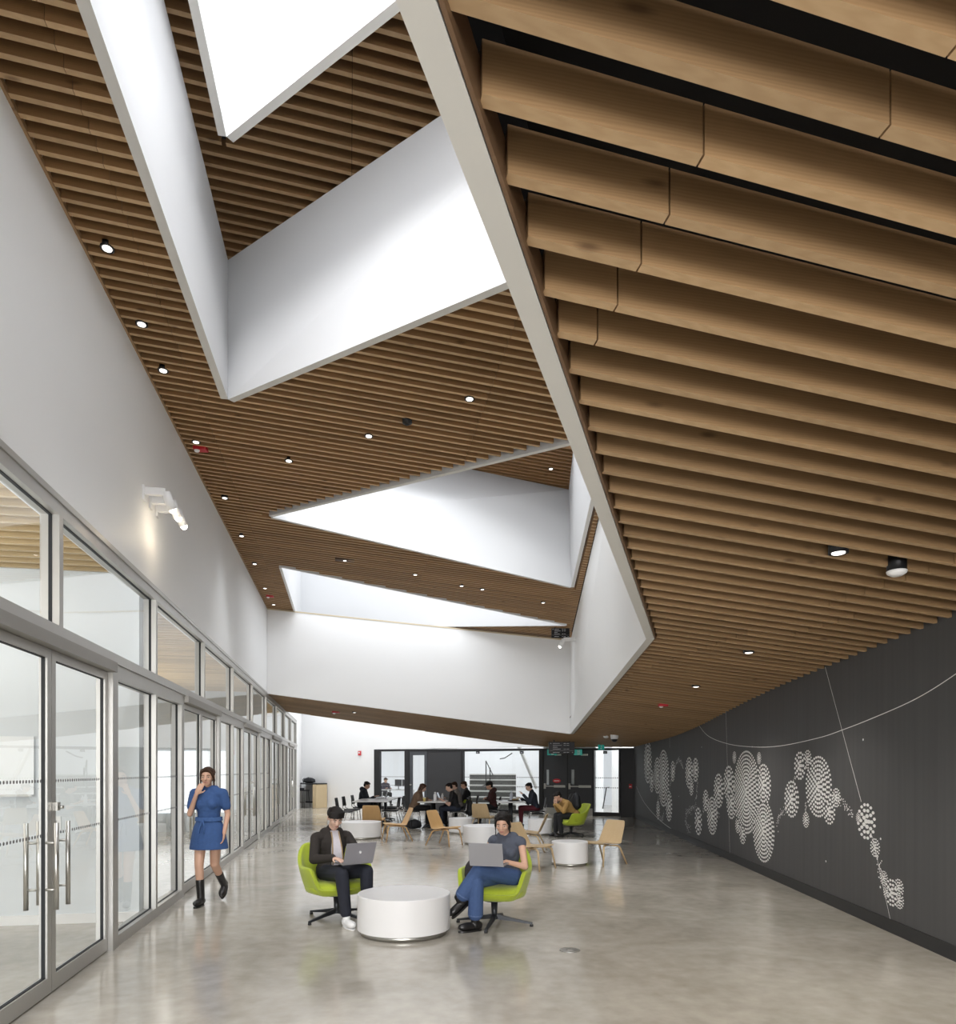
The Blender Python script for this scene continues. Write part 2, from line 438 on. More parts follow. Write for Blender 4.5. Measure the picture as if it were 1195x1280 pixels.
struct(mb.build('ceiling', [M_slat_hi, M_slat_hi_lit]))

# ---- well walls
def well_wall(mb, a, b, a2, b2, th, outward):
    """slab whose inner face runs a-b (bottom) to a2-b2 (top); th thick to the outward side (unit xy)"""
    o = Vector((outward[0], outward[1], 0))*th
    A, B, A2, B2 = Vector(a), Vector(b), Vector(a2), Vector(b2)
    mb.mi = 0; mb.quad([A, B, B2, A2]); mb.quad([B+o, A+o, A2+o, B2+o])
    mb.mi = 1; mb.quad([A, A+o, B+o, B]); mb.mi = 0; mb.quad([A2, B2, B2+o, A2+o]); mb.quad([A, A2, A2+o, A+o]); mb.quad([B, B+o, B2+o, B2])
def outw(a, b, inside):
    d = Vector((b[0]-a[0], b[1]-a[1])).normalized(); n = Vector((d.y, -d.x))
    if n.dot(Vector((inside[0]-a[0], inside[1]-a[1]))) > 0: n = -n
    return n
def low(p, d=0.02): return (p[0], p[1], p[2]-d)
def to_up(p, a, q=None):
    """upper end above plan point q (or p) on the plane with constant a"""
    q = q or p; return (q[0], q[1], EYE+a-CEIL_B*U(q)[1])
# first well: left wall and far wall, up to the upper ceiling
Ku = onup(285, 325); Qu = onup(550, 145); Lu = onup(205, 0)
Ku = (K[0]+(Ku[0]-K[0]), Ku[1], Ku[2])
K0u = ext(Ku, Lu, 2.2); Q1u = ext(Ku, Qu, 1.9)
ins1 = (0.0, 3.5)
def hi(p, d=0.30): return (p[0], p[1], p[2]+d)
mb = MB()
well_wall(mb, low(K0), low(K), K0u, Ku, 0.075, outw(K0, K, ins1))
well_wall(mb, low(K), low(Q1), Ku, Q1u, 0.075, outw(K, Q1, ins1))
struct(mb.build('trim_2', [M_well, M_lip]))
# upper ceiling with the second opening
k2 = onup(283, 168); k2l = ext(k2, onup(248, 0), 3.0); k2r = ext(k2, onup(491, 0), 1.7)
O2 = [U(k2l), U(k2), U(k2r), (U(k2r)[0]-2.2, U(k2r)[1]+0.5), (U(k2l)[0], U(k2r)[1]+0.5)]
g2 = grow(O2, 0.07)
ring1_ = [U(K0u), U(Ku), U(Q1u), (U(Q1u)[0]-4, U(Q1u)[1]+0.2), (U(K0u)[0], U(Q1u)[1]+0.2)]
ring1 = grow(ring1_, 0.65)
def up_z(v): return EYE+UP_A-CEIL_B*v
mb = MB()
for k in range(-10, 80):
    u = 0.25+0.065+k*pitch
    ivs = clip(u, [ring1])
    for (x0, y0) in ivs:
        for x, y in subtract((x0, y0), clip(u, [g2])):
            if y-x < 0.04: continue
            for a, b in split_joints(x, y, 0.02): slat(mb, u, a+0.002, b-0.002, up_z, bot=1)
    struct(mb.build('ceiling', [M_slat_hi, M_slat_hi_lit]))
mb = MB(); H2 = 12.5
def tall(p, h=H2): return (p[0], p[1], h)
ins2 = (0.2, 3.0)
well_wall(mb, low(k2l), low(k2), tall(k2l), tall(k2), 0.07, outw(k2l, k2, ins2))
well_wall(mb, low(k2), low(k2r), tall(k2), tall(k2r), 0.07, outw(k2, k2r, ins2))
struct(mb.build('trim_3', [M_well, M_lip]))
# second well (triangle by the bulkhead)
Pu2 = onup3(711, 612); Pu1 = ext(onup3(711, 612), onup3(595, 588), 3.3)
ins3 = (1.0, 11.5)
mb = MB()
P1u = (P1[0]-0.1, P1[1]+0.3, EYE+6.2); 
well_wall(mb, low(P1), low(P2), Pu1, Pu2, 0.06, outw(P1, P2, ins3))
P3u = onup3(735, 520)
well_wall(mb, low(P2), low(P3), Pu2, (P3[0]-0.15, P3[1]-0.2, EYE+5.6), 0.06, outw(P2, P3, ins3))
well_wall(mb, low(P3), low(P1), tall(P3, low(P3)[2]+0.35), tall(P1, low(P1)[2]+0.35), 0.06, outw(P3, P1, ins3))
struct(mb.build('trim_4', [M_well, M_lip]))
# upper ceiling piece over it
def up3_z(v): return EYE+UP3_A-CEIL_B*v
P3t = (P3[0]-0.15, P3[1]-0.2, EYE+5.6)
q1, q2, q3 = U(Pu1), U(Pu2), U(P3t)
ringu = [q1, q2, q3, (q3[0], q1[1])]
ringu = grow(ringu, 0.5)
mb = MB(); UCUT = q2[0]-1.7
for k in range(0, 40):
    u = UCUT+k*pitch
    for x, y in clip(u, [ringu]):
        if y-x > 0.05: slat(mb, u, x, y, up3_z)
struct(mb.build('ceiling', M_slat_hi))
a_ = clip(UCUT, [ringu])[0]
t_ = (UCUT-q2[0])/(q1[0]-q2[0]) if abs(q1[0]-q2[0]) > .01 else 2
plate('ceiling', [(UCUT, a_[0]), (UCUT, a_[1])]+[ringu[1]]+([ringu[0]] if ringu[0][0] > UCUT else []), [], up3_z, 0.22, M_black)
# third well, behind the bulkhead
ins4 = ((V1[0]+V2[0]+V3[0])/3, (V1[1]+V2[1]+V3[1])/3)
mb = MB()
well_wall(mb, low(V3), low(V1), tall(V3, 11.5), tall(V1, 11.5), 0.05, outw(V3, V1, ins4))
well_wall(mb, low(V2), low(V3), tall(V2, 11.5), tall(V3, 11.5), 0.05, outw(V2, V3, ins4))
well_wall(mb, low(V1), low(V2), tall(V1, low(V1)[2]+0.3), tall(V2, low(V2)[2]+0.3), 0.05, outw(V1, V2, ins4))
struct(mb.build('trim_5', [M_well, M_lip]))

# dark boards above the slats
def mid(a, b, t): return U(lerp(a, b, t))
h1 = [mid(K0, K0u, .2), mid(K, Ku, .2), mid(Q1, Q1u, .2), (O1[3][0], O1[3][1]), (O1[4][0], O1[4][1])]
h3 = [mid(P1, Pu1, .2), mid(P2, Pu2, .2), mid(P3, P3t, .1)]
def inset_right(P): return P
BT = U(B_t) ; CT = U(C_t); ET = U(E_t)
big = 9.0
plate('ceiling', [(-3.4, VW), (-3.4, big), (BACK_U, big), (BACK_U, VW)], [grow(h1, .035), grow(h3, .03), grow(O4, .03)], ceil_z, 0.30, M_black)
plate('ceiling', grow(ring1, 0.06), [grow(O2, .035)], up_z, 0.26, M_black)
# ---- bulkhead (white balustrade of the upper floor)
def slab(mb, a, b, a2, b2, th, outward, bottom_mat=1):
    well_wall(mb, a, b, a2, b2, th, outward)
inside = (-1.5, 12.0)
mb = MB()
slab(mb, A_b, B_b, A_t, B_t, 0.12, outw(A_b, B_b, inside)); struct(mb.build('wall_back', [M_white, M_lip]))
mb = MB(); slab(mb, B_b, C_b, B_t, C_t, 0.085, outw(B_b, C_b, inside)); struct(mb.build('wall_right', [M_white, M_lip]))
mb = MB(); slab(mb, C_b, E_b, C_t, E_t, 0.085, outw(C_b, E_b, inside))
struct(mb.build('wall_right', [M_white, M_lip]))
# timber edge board on the soffit side of the fascia
mb = MB(); o = outw(C_b, E_b, inside); n_ = Vector((o.x, o.y, 0))*0.087
for (p, q) in ((C_b, E_b), (B_b, C_b)):
    oo = outw(p, q, inside); n_ = Vector((oo.x, oo.y, 0))
    a_, b2_ = Vector(p)+n_*0.088+Vector((0, 0, 0.004)), Vector(q)+n_*0.088+Vector((0, 0, 0.004))
    up = Vector((0, 0, 0.135)); mb.quad([a_, b2_, b2_+up, a_+up]); k_ = n_*0.012
    mb.quad([a_+k_, a_+k_+up, b2_+k_+up, b2_+k_]); mb.quad([a_, a_+k_, b2_+k_, b2_]); mb.quad([a_+up, b2_+up, b2_+k_+up, a_+k_+up])
    mb.mi = 1; h_ = n_*0.004; u1, u2 = Vector((0, 0, 0.135)), Vector((0, 0, 0.9)); mb.quad([a_+h_+u1, b2_+h_+u1, b2_+h_+u2, a_+h_+u2]); mb.mi = 0
struct(mb.build('trim_6', [ wood_mat('edge_board_wood', (0.15, 0.085, 0.045), (0.22, 0.13, 0.07), stretch=(3, 3, 3), knots=False), M_black]))
mb = MB(); A2 = Vector(A_t); B2 = Vector(B_t); oo = outw(A_b, B_b, inside)
k_ = Vector((oo.x, oo.y, 0))
mb.hexa([A2-k_*0.012, B2-k_*0.012, B2+k_*0.13, A2+k_*0.13], [p+Vector((0, 0, 0.03)) for p in (A2-k_*0.012, B2-k_*0.012, B2+k_*0.13, A2+k_*0.13)])
struct(mb.build('trim_7', mat('pale_cap', (0.62, 0.52, 0.36), 0.5)))

# ---- low soffit
mb = MB(); sp = 0.2035
uA, vA = U(A_b); uB, vB = U(B_b); uC, vC = U(C_b); uE, vE = U(E_b)
PA, PP = (23.68, -2.06), (24.16, 7.1)
uF, vF = U(RW1)
fas = [(uE, vE+0.105), (uC, vC+0.12), (uB, vB+0.11)]
for k in range(-14, 125):
    u = 1.742+sp*k
    if u < uE+0.1 or u > 24.1: continue
    if u < uB: vl = interp(u, fas)
    elif u < uA: vl = vB+(vA-vB)*(u-uB)/(uA-uB)+1.3
    else: vl = VW+0.01+max(0, (uA+0.14-u)*9.2)
    # right end: mural wall
    t = 0.0; lo, hi = 0.0, 12.0
    for _ in range(30):
        md = (lo+hi)/2; X, Y = uv(u, md)
        if X < rwall(Y): lo = md
        else: hi = md
    vr = lo-0.004
    if u > uF-0.05:
        # ends on the back wall / back edge
        lo, hi = 0.0, 12.0
        for _ in range(30):
            md = (lo+hi)/2; X, Y = uv(u, md)
            s = (X-BW0[0])*BWD.y-(Y-BW0[1])*BWD.x
            if s > 0: lo = md
            else: hi = md
        vr = min(vr, lo-0.01)
    if u > PA[0]:
        vl = max(vl, PA[1]+(PP[1]-PA[1])*(u-PA[0])/(PP[0]-PA[0]))
    if vr-vl < 0.1: continue
    zf = lambda v, u=u: soffit_z(u, v)
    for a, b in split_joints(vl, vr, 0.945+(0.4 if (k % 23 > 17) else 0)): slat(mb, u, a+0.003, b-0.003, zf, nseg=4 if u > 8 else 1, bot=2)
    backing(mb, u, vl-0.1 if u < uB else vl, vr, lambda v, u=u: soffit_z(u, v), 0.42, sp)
struct(mb.build('ceiling', [M_slat, M_black, M_slat_lit]))
# plain underside board closing the far edge of the soffit
mb = MB(); 
pa = uv(PA[0]+0.02, PA[1]); pp = uv(PP[0]+0.02, PP[1])
za, zp = soffit_z(*PA), soffit_z(*PP)
mb.hexa([(pa[0], pa[1], za), (pp[0], pp[1], zp), (pp[0], pp[1]+.05, zp), (pa[0], pa[1]+.05, za)], [(pa[0], pa[1], za+.5), (pp[0], pp[1], zp+.5), (pp[0], pp[1]+.05, zp+.5), (pa[0], pa[1]+.05, za+.5)])
struct(mb.build('trim_8', M_white))
# ================================================================== glazed wall of doors
def ubox(mb, u0, u1, v0, v1, z0, z1):
    a, b, c, d = uv(u0, v0), uv(u1, v0), uv(u1, v1), uv(u0, v1)
    ps = [a, d, c, b]
    mb.hexa([(p[0], p[1], z0) for p in ps], [(p[0], p[1], z1) for p in ps])
RAIL0, RAIL1 = EYE+0.955, EYE+1.03
FD = 0.13                                           # frame depth
M_dot = mat('frost_dot', (0.20, 0.20, 0.21), 0.6)
ndoor = [0]; nwin = [0]
def dots(mb, u0, u1, z, v, step=0.042, r=0.0125):
    k = int((u1-u0)/step)
    for i in range(k):
        u = u0+(i+0.5)*(u1-u0)/k
        ids = []
        for q in range(8):
            a = 2*math.pi*q/8; p = uv(u+r*math.cos(a), v); ids.append(mb.vert((p[0], p[1], z+r*math.sin(a))))
        mb.face(ids)
def pane(parent, u0, u1, z0, z1, v, dotted=True, m=None):
    mb = MB(); a, b = uv(u0, v), uv(u1, v)
    mb.quad([(a[0], a[1], z0), (b[0], b[1], z0), (b[0], b[1], z1), (a[0], a[1], z1)])
    o = mb.build('pane', m or M_glass, parent)
    g = MB()                                        # black glazing gasket
    w = 0.005
    for (x0, x1, y0, y1) in ((u0-w, u0, z0-w, z1+w), (u1, u1+w, z0-w, z1+w), (u0, u1, z1, z1+w), (u0, u1, z0-w, z0)):
        ubox(g, x0, x1, v-0.012, v+0.012, y0, y1)
    g.build('gasket', M_gasket, parent)
    if dotted and u0 < 19:
        d = MB(); dots(d, u0+0.03, u1-0.03, EYE-0.076, v+0.006); dots(d, u0+0.03, u1-0.03, EYE-0.459, v+0.006)
        d.build('safety_dots', M_dot, parent)
def frame(mb, u0, u1, z0, z1, v0, v1, sl, sr, bt, tp):
    ubox(mb, u0, u0+sl, v0, v1, z0, z1); ubox(mb, u1-sr, u1, v0, v1, z0, z1)
    ubox(mb, u0+sl, u1-sr, v0, v1, z0, z0+bt); ubox(mb, u0+sl, u1-sr, v0, v1, z1-tp, z1)
def fixed(u0, u1, z0, z1, bt=0.1, tp=0.05, dotted=True, st=0.035):
    nwin[0] += 1; mb = MB()
    frame(mb, u0, u1, z0, z1, VW-FD, VW, st, st, bt, tp)
    o = mb.build('window_%d' % nwin[0], M_alu); struct(o)
    pane(o, u0+st+.005, u1-st-.005, z0+bt+.005, z1-tp-.005, VW-0.06, dotted)
def leaf(u0, u1, hinge_left):
    ndoor[0] += 1; mb = MB(); z0, z1 = 0.012, EYE+0.865; v0, v1 = VW-0.085, VW-0.03; st = 0.068
    frame(mb, u0, u1, z0, z1, v0, v1, st, st, 0.115, 0.065)
    o = mb.build('door_%d' % ndoor[0], M_alu); struct(o)
    pane(o, u0+st+.005, u1-st-.005, z0+.12, z1-.07, VW-0.057)
    uh = u1-st-0.03 if hinge_left else u0+st+0.03
    for side in (v1+0.07, v0-0.07):
        h = MB(); p = uv(uh, side)
        h.tube([(p[0], p[1], 0.62), (p[0], p[1], 1.23)], 0.016, 12)
        for z in (0.76, 1.09):
            q = uv(uh, v1 if side > v1 else v0); h.tube([(q[0], q[1], z), (p[0], p[1], z)], 0.009, 8)
        h.build('pull_handle', M_steel, o)
    if not hinge_left:
        l = MB(); ubox(l, u0+0.02, u0+0.07, v1, v1+0.03, 1.31, 1.37); p = uv(u0+0.045, v1+0.03); q = uv(u0+0.045, v1+0.06)
        l.tube([(p[0], p[1], 1.335), (q[0], q[1], 1.335)], 0.012, 10); l.build('lock', M_steel, o)
ntrim = [20]
def trim(mb, m, **k):
    ntrim[0] += 1; return struct(mb.build('trim_%d' % ntrim[0], m, **k))
for j in range(-1, 5):
    d0, d1 = 4.14+5.06*j, 6.58+5.06*j
    mb = MB(); ubox(mb, d0-0.0, d0+0.10, VW-FD, VW, 0, RAIL0); ubox(mb, d1, d1+0.14, VW-FD, VW+0.01, 0, RAIL0)
    trim(mb, M_alu)
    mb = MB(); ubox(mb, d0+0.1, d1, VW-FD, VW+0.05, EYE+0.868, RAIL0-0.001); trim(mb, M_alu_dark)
    c = (d0+0.1+d1)/2
    leaf(d0+0.104, c-0.003, True); leaf(c+0.003, d1-0.004, False)
    fixed(d1+0.14, 8.03+5.06*j, 0, RAIL0, tp=0.13)
    if j < 4: fixed(8.03+5.06*j, d0+5.06, 0, RAIL0, tp=0.13)
mb = MB(); ubox(mb, -2, 28.3, VW-FD, VW+0.02, RAIL0, RAIL1); trim(mb, M_alu)
for k in range(0, 11):
    fixed(0.44+2.53*k, 0.44+2.53*(k+1), RAIL1, GT, bt=0.02, tp=0.09, dotted=False)
mb = MB(); ubox(mb, 28.27, 31.6, VW-0.25, VW, 0, GT); o = mb.build('wall_left', M_white); struct(o)
mb = MB(); ubox(mb, -2, 28.27, VW-FD-.02, VW+0.012, GT, GT+0.045); trim(mb, M_alu)

# ---- rooms behind the glass
M_room = mat('room_white', (0.72, 0.76, 0.79), 0.6)
mb = MB(); ubox(mb, 7.86, 8.0, -9.0, VW-FD-0.002, 0.0, EYE+2.3); struct(mb.build('wall_left', M_room))
mb = MB(); ubox(mb, 7.84, 7.86, -9.0, VW-FD-0.002, 0.0, 0.1); struct(mb.build('baseboard_left', M_white))
mb = MB(); ubox(mb, -6, 31, -9.15, -9.0, 0, 4.2); struct(mb.build('wall_left', M_room))
mb = MB(); ubox(mb, 19.0, 19.15, -9.0, VW-FD-0.002, 0, 4.2); struct(mb.build('wall_left', M_room))
mb = MB(); ubox(mb, 29.2, 29.3, -9.0, VW-FD-0.3, 0, 4.2); struct(mb.build('wall_left', M_room))
M_slat_pale = wood_mat('pale_slat_wood', (0.52, 0.38, 0.20), (0.66, 0.52, 0.32), stretch=(0.35, 5, 5), rot=-math.atan2(0.18345, 0.98303), knots=False)
mb = MB()
for k in range(-18, 130):
    u = 0.2+0.2*k
    if 7.82 < u < 8.05 or u > 29: continue
    slat(mb, u, -8.98, VW-0.3, lambda v: EYE+2.08)
mb.mi = 1; ubox(mb, -6, 31, -9.1, VW-0.26, EYE+2.22, EYE+2.3)
struct(mb.build('ceiling', [M_slat_pale, mat('room_ceiling', (0.35, 0.33, 0.3), 0.8)]))
# wall switch plate, whiteboard and door plate seen through the first doors
X, Y = uv(7.83, -3.68); t = empty('whiteboard', (X, Y, 1.65), math.atan2(-UX, UY)); mb = MB(); mb.box((0, 0, 0), (0.95, 0.02, 0.6)); mb.build('panel', mat('whiteboard', (0.9, 0.92, 0.93), 0.15), t)
mb = MB(); mb.box((0, -0.03, -0.31), (0.95, 0.06, 0.02)); mb.build('pen_tray', M_alu, t); tag(t, 'pale whiteboard on the white wall of the glazed meeting room', 'whiteboard')
t = empty('wall_switch', uv(7.86, -3.02)+(1.05,), 0)
mb = MB(); q = Vector(uv(7.86, -3.02)); 
def rel(mb, root): mb.v = [tuple(Vector(p)-Vector(root.location)) for p in mb.v]
m2 = MB(); ubox(m2, 7.85, 7.86, -3.08, -2.96, 0.98, 1.12); rel(m2, t); m2.build('plate', M_white, t)
m2 = MB(); ubox(m2, 7.845, 7.851, -3.04, -3.0, 1.02, 1.08); rel(m2, t); m2.build('rocker', mat('grey_plastic', (0.5, 0.5, 0.52), 0.4), t)
tag(t, 'small wall plate with switch seen through the nearest glass door', 'switch')
# a white drum table and light strip inside the second glazed room
mb = MB(); ubox(mb, 18.93, 18.99, -6.2, -3.0, 0.5, 2.1)
nwin[0] += 1; o = mb.build('window_%d' % nwin[0], mat('bright_window', (0.95, 0.97, 1.0), 0.5, emit=0.9)); struct(o)

# ================================================================== back wall
def bwbox(mb, px0, px1, z0, z1, o0=0.0, o1=0.12, zt=None):
    """box on the back wall between two photo columns; zt: top height at the right end"""
    a, b = bw_pt(px0, 0), bw_pt(px1, 0); n = Vector((-BWD.y, BWD.x))
    if zt is None: zt = z1
    P = lambda p, o: (p[0]+n.x*o, p[1]+n.y*o)
    A0, B0, A1, B1 = P(a, o0), P(b, o0), P(a, o1), P(b, o1)
    mb.hexa([(*A0, z0), (*B0, z0), (*B1, z0), (*A1, z0)], [(*A0, z1), (*B0, zt), (*B1, zt), (*A1, z1)])
def btop(px): return bw_z(px, 936.8-0.006*(px-470))
mb = MB()
bwbox(mb, 366, 468, 0, 6.6, 0, 0.25); bwbox(mb, 468, 792, btop(468), 6.6, 0, 0.25)
mb.v[:] = mb.v
struct(mb.build('wall_back', M_white))
mb = MB(); bwbox(mb, 377, 468, 0.0, 0.09, -0.012, 0.0); struct(mb.build('baseboard_back', M_white))
M_frame = mat('dark_frame', (0.018, 0.018, 0.02), 0.4, 0.2)
M_frame_g = mat('grey_door_frame', (0.075, 0.08, 0.09), 0.4, 0.3)
zc = btop(630)
mb = MB()
for p0, p1 in ((468, 475), (506, 512), (576.5, 579.5), (674, 679), (741, 743), (773.5, 775.5)):
    bwbox(mb, p0, p1, 0, btop(p0), -0.03, 0.10, btop(p1))
bwbox(mb, 475, 775, btop(475)-0.07, btop(475), -0.03, 0.1, btop(775)) if False else None
for p0, p1 in ((475, 506), (512, 576.5), (579.5, 674), (679, 741), (743, 773.5)):
    bwbox(mb, p0, p1, min(btop(p0), btop(p1))-0.075, btop(p0), -0.02, 0.1, btop(p1))
for p0, p1 in ((475, 506), (579.5, 674), (743, 773.5)): bwbox(mb, p0, p1, 0, 0.13, -0.02, 0.1)
trim(mb, M_frame)
mb = MB(); bwbox(mb, 534, 576.5, 0, btop(576)-0.075, 0.0, 0.1); bwbox(mb, 775.5, 792.5, 0, btop(775), 0, 0.1, btop(792)); struct(mb.build('wall_back', M_char))
def bwpane(px0, px1, z0, z1, parent=None, off=0.04, name=None):
    mb = MB(); a, b = bw_pt(px0), bw_pt(px1); n = Vector((-BWD.y, BWD.x))*off
    mb.quad([(a[0]+n.x, a[1]+n.y, z0), (b[0]+n.x, b[1]+n.y, z0), (b[0]+n.x, b[1]+n.y, z1), (a[0]+n.x, a[1]+n.y, z1)])
    return mb.build(name or 'pane', M_glass, parent)
def bdots(px0, px1, z, parent):
    mb = MB(); a, b = Vector(bw_pt(px0)), Vector(bw_pt(px1)); n = Vector((-BWD.y, BWD.x))*0.03; k = int((b-a).length/0.075)
    for i in range(k):
        c = a.lerp(b, (i+0.5)/k)+n
        ids = [mb.vert((c.x+BWD.x*0.022*math.cos(q*math.pi/4), c.y+BWD.y*0.022*math.cos(q*math.pi/4), z+0.022*math.sin(q*math.pi/4))) for q in range(8)]; mb.face(ids)
    mb.build('safety_dots', M_dot, parent)
for p0, p1 in ((475, 506), (579.5, 674), (743, 773.5)):
    nwin[0] += 1; o = bwpane(p0, p1, 0.13, btop(p0)-0.075, name='window_%d' % nwin[0]); struct(o)
    bdots(p0+0.5, p1-0.5, EYE-0.26, o); bdots(p0+0.5, p1-0.5, EYE-0.61, o)
# grey framed glass door
ndoor[0] += 1; mb = MB(); zt = btop(520)-0.08
for p0, p1, z0, z1 in ((512.3, 515.5, 0, zt), (530.5, 533.8, 0, zt), (515.5, 530.5, zt-0.16, zt), (515.5, 530.5, 0, 0.25)): bwbox(mb, p0, p1, z0, z1, -0.01, 0.05)
o = mb.build('door_%d' % ndoor[0], M_frame_g); struct(o); bwpane(515.5, 530.5, 0.25, zt-0.16, o, 0.02)
mb = MB(); bwbox(mb, 513.2, 514.6, 1.0, 1.05, -0.07, -0.01); mb.build('lever_handle', M_steel, o)
# pair of charcoal doors with slot windows and push bars
M_door = mat('charcoal_door', (0.038, 0.040, 0.046), 0.45, noise=0.05)
for (p0, p1, l0, l1) in ((679.3, 708.8, 682.6, 686.2), (710.2, 740.8, 713.8, 717.8)):
    ndoor[0] += 1; mb = MB(); zt = btop(p0)-0.08; zl0, zl1 = bw_z(l0, 981), bw_z(l0, 962)
    for a, b, z0, z1 in ((p0, l0, 0.25, zt), (l1, p1, 0.25, zt), (l0, l1, 0.25, zl0), (l0, l1, zl1, zt)): bwbox(mb, a, b, z0, z1, 0.0, 0.05)
    o = mb.build('door_%d' % ndoor[0], M_door); struct(o)
    bwpane(l0, l1, zl0, zl1, o, 0.02)
    mb = MB(); bwbox(mb, p0, p1, 0.015, 0.25, -0.004, 0.05); mb.build('kick_plate', M_steel, o)
    mb = MB(); bwbox(mb, p0+1.5, p1-1.5, 1.01, 1.045, -0.06, -0.04); bwbox(mb, p0+14, p1-2, 0.985, 1.07, -0.08, -0.001); bwbox(mb, p0+1, p0+3.2, 0.93, 1.13, -0.05, -0.001)
    mb.build('push_bar', M_steel, o)
mb = MB(); bwbox(mb, 708.8, 710.2, 0, btop(709)-0.07, -0.01, 0.05); trim(mb, M_frame)
# red door sticker, red pull station, red fire alarm
M_red = mat('signal_red', (0.55, 0.02, 0.03), 0.35)
M_pw = mat('plain_white_plastic', (0.85, 0.85, 0.85), 0.4)
def on_back(name, px, py, off=0.0):
    X, Y = bw_pt(px, off); t = empty(name, (X, Y, EYE+(HY-py)*Y/F), math.atan2(BWD.y, BWD.x)); return t
t = on_back('door_sticker', 696, 976); mb = MB()
mb.loft([[(0.155*math.cos(a*math.pi/10), y, 0.075*math.sin(a*math.pi/10)) for a in range(20)] for y in (-0.006, -0.001)])
mb.build('disc', M_red, t); mb = MB(); mb.box((0, -0.007, 0.0), (0.2, 0.002, 0.025)); mb.build('lettering_strip', M_pw, t)
tag(t, 'red oval sticker on the left charcoal door above its push bar', 'sticker')
t = on_back('fire_pull_station', 788.5, 982.7); mb = MB(); mb.box((0, -0.03, 0), (0.1, 0.06, 0.15)); mb.build('case', M_red, t, bevel=0.006)
mb = MB(); mb.box((0, -0.064, -0.01), (0.07, 0.01, 0.03)); mb.build('pull_bar', M_pw, t)
tag(t, 'small red pull station on the dark panel right of the glass door', 'fire alarm')
t = on_back('fire_alarm', 450, 941.5); mb = MB(); mb.box((0, -0.03, 0), (0.13, 0.06, 0.19)); mb.build('case', M_red, t, bevel=0.008)
mb = MB(); mb.ball((0.0, -0.06, 0.02), (0.03, 0.02, 0.04)); mb.build('strobe_lens', mat('clear_lens', (0.9, 0.9, 0.92), 0.1), t)
tag(t, 'red wall fire alarm on the white back wall left of the dark glazing', 'fire alarm')
# spaces seen beyond the back wall
nb = Vector((-BWD.y, BWD.x))
mb = MB(); bwbox(mb, 300, 860, 0, 4.5, 7.5, 7.7); struct(mb.build('wall_back', mat('far_white', (0.86, 0.88, 0.92), 0.6)))
mb = MB(); bwbox(mb, 536, 541, 0, 4.2, 0.2, 2.0); struct(mb.build('wall_back', M_white))
mb = MB(); bwbox(mb, 676, 742, 0, 4.2, 0.25, 1.2); bwbox(mb, 743, 790, 0, 3.6, 2.2, 2.4); struct(mb.build('wall_back', M_white))
mb = MB(); bwbox(mb, 300, 830, 3.9, 4.0, 0.26, 7.6); struct(mb.build('ceiling', M_white))
# stepped seating behind the wide window
def bwp(px, off, z): X, Y = bw_pt(px, off); return (X, Y, z)
t = empty('stepped_seating', bwp(610, 2.0, 0)); mb = MB(); M_step = mat('pale_concrete', (0.55, 0.55, 0.54), 0.6, noise=0.1)
for k in range(6):
    mb.mi = 0; p0, p1 = bwp(587, 2.0+0.55*k, 0), bwp(645, 2.0+0.55*k, 0); q0, q1 = bwp(587, 5.4, 0), bwp(645, 5.4, 0)
    z0, z1 = 0.24*k, 0.24*(k+1)-0.05
    mb.hexa([(p[0], p[1], z0) for p in (p0, p1, q1, q0)], [(p[0], p[1], z1) for p in (p0, p1, q1, q0)])
    mb.mi = 1; e0, e1 = bwp(587, 1.96+0.55*k, 0), bwp(645, 1.96+0.55*k, 0)
    mb.hexa([(p[0], p[1], z1) for p in (e0, e1, q1, q0)], [(p[0], p[1], z1+0.05) for p in (e0, e1, q1, q0)])
rel(mb, t); mb.build('steps', [mat('step_riser', (0.10, 0.10, 0.095), 0.7), M_step], t)
tag(t, 'pale stepped seating behind the wide dark framed window', 'steps')
t = empty('stair_handrail', bwp(612, 3.2, 0.9)); mb = MB()
for pts in ([(607.5, 3.0, 0.75), (607.5, 3.0, 2.0), (616, 4.6, 1.4)], [(612.5, 3.6, 0.98), (612.5, 3.6, 1.72)]): mb.tube([bwp(*p) for p in pts], 0.022, 8)
rel(mb, t); mb.build('rail', M_frame, t)
tag(t, 'thin black handrail on the stepped seating behind the window', 'handrail')
t = empty('wall_handrail', bwp(633, 6.0, 2.2)); mb = MB(); mb.tube([bwp(625, 6.8, 2.16), bwp(631, 6.8, 2.2), bwp(640, 6.6, 2.42)], 0.025, 8); rel(mb, t); mb.build('rail', M_frame, t)
tag(t, 'short black handrail high on the bright wall behind the window', 'handrail')
t = empty('diagonal_brace', bwp(657, 1.3, 1.6)); mb = MB(); mb.tube([bwp(644, 1.4, 2.9), bwp(671, 1.4, 0.9)], 0.07, 4); rel(mb, t); mb.build('beam', M_white, t)
tag(t, 'white diagonal steel brace behind the right end of the window', 'brace')
mb = MB(); bwbox(mb, 640, 678, 0, 3.9, 5.6, 5.7); struct(mb.build('wall_back', mat('blue_grey_wall', (0.26, 0.30, 0.36), 0.6)))
t = empty('landing_handrail', bwp(757, 1.2, 0.6)); mb = MB(); mb.tube([bwp(753.5, 1.0, 0.2), bwp(758, 1.0, 0.98), bwp(761.5, 1.1, 0.98)], 0.022, 8); rel(mb, t); mb.build('rail', M_frame, t)
tag(t, 'black handrail behind the glass panel right of the charcoal doors', 'handrail')
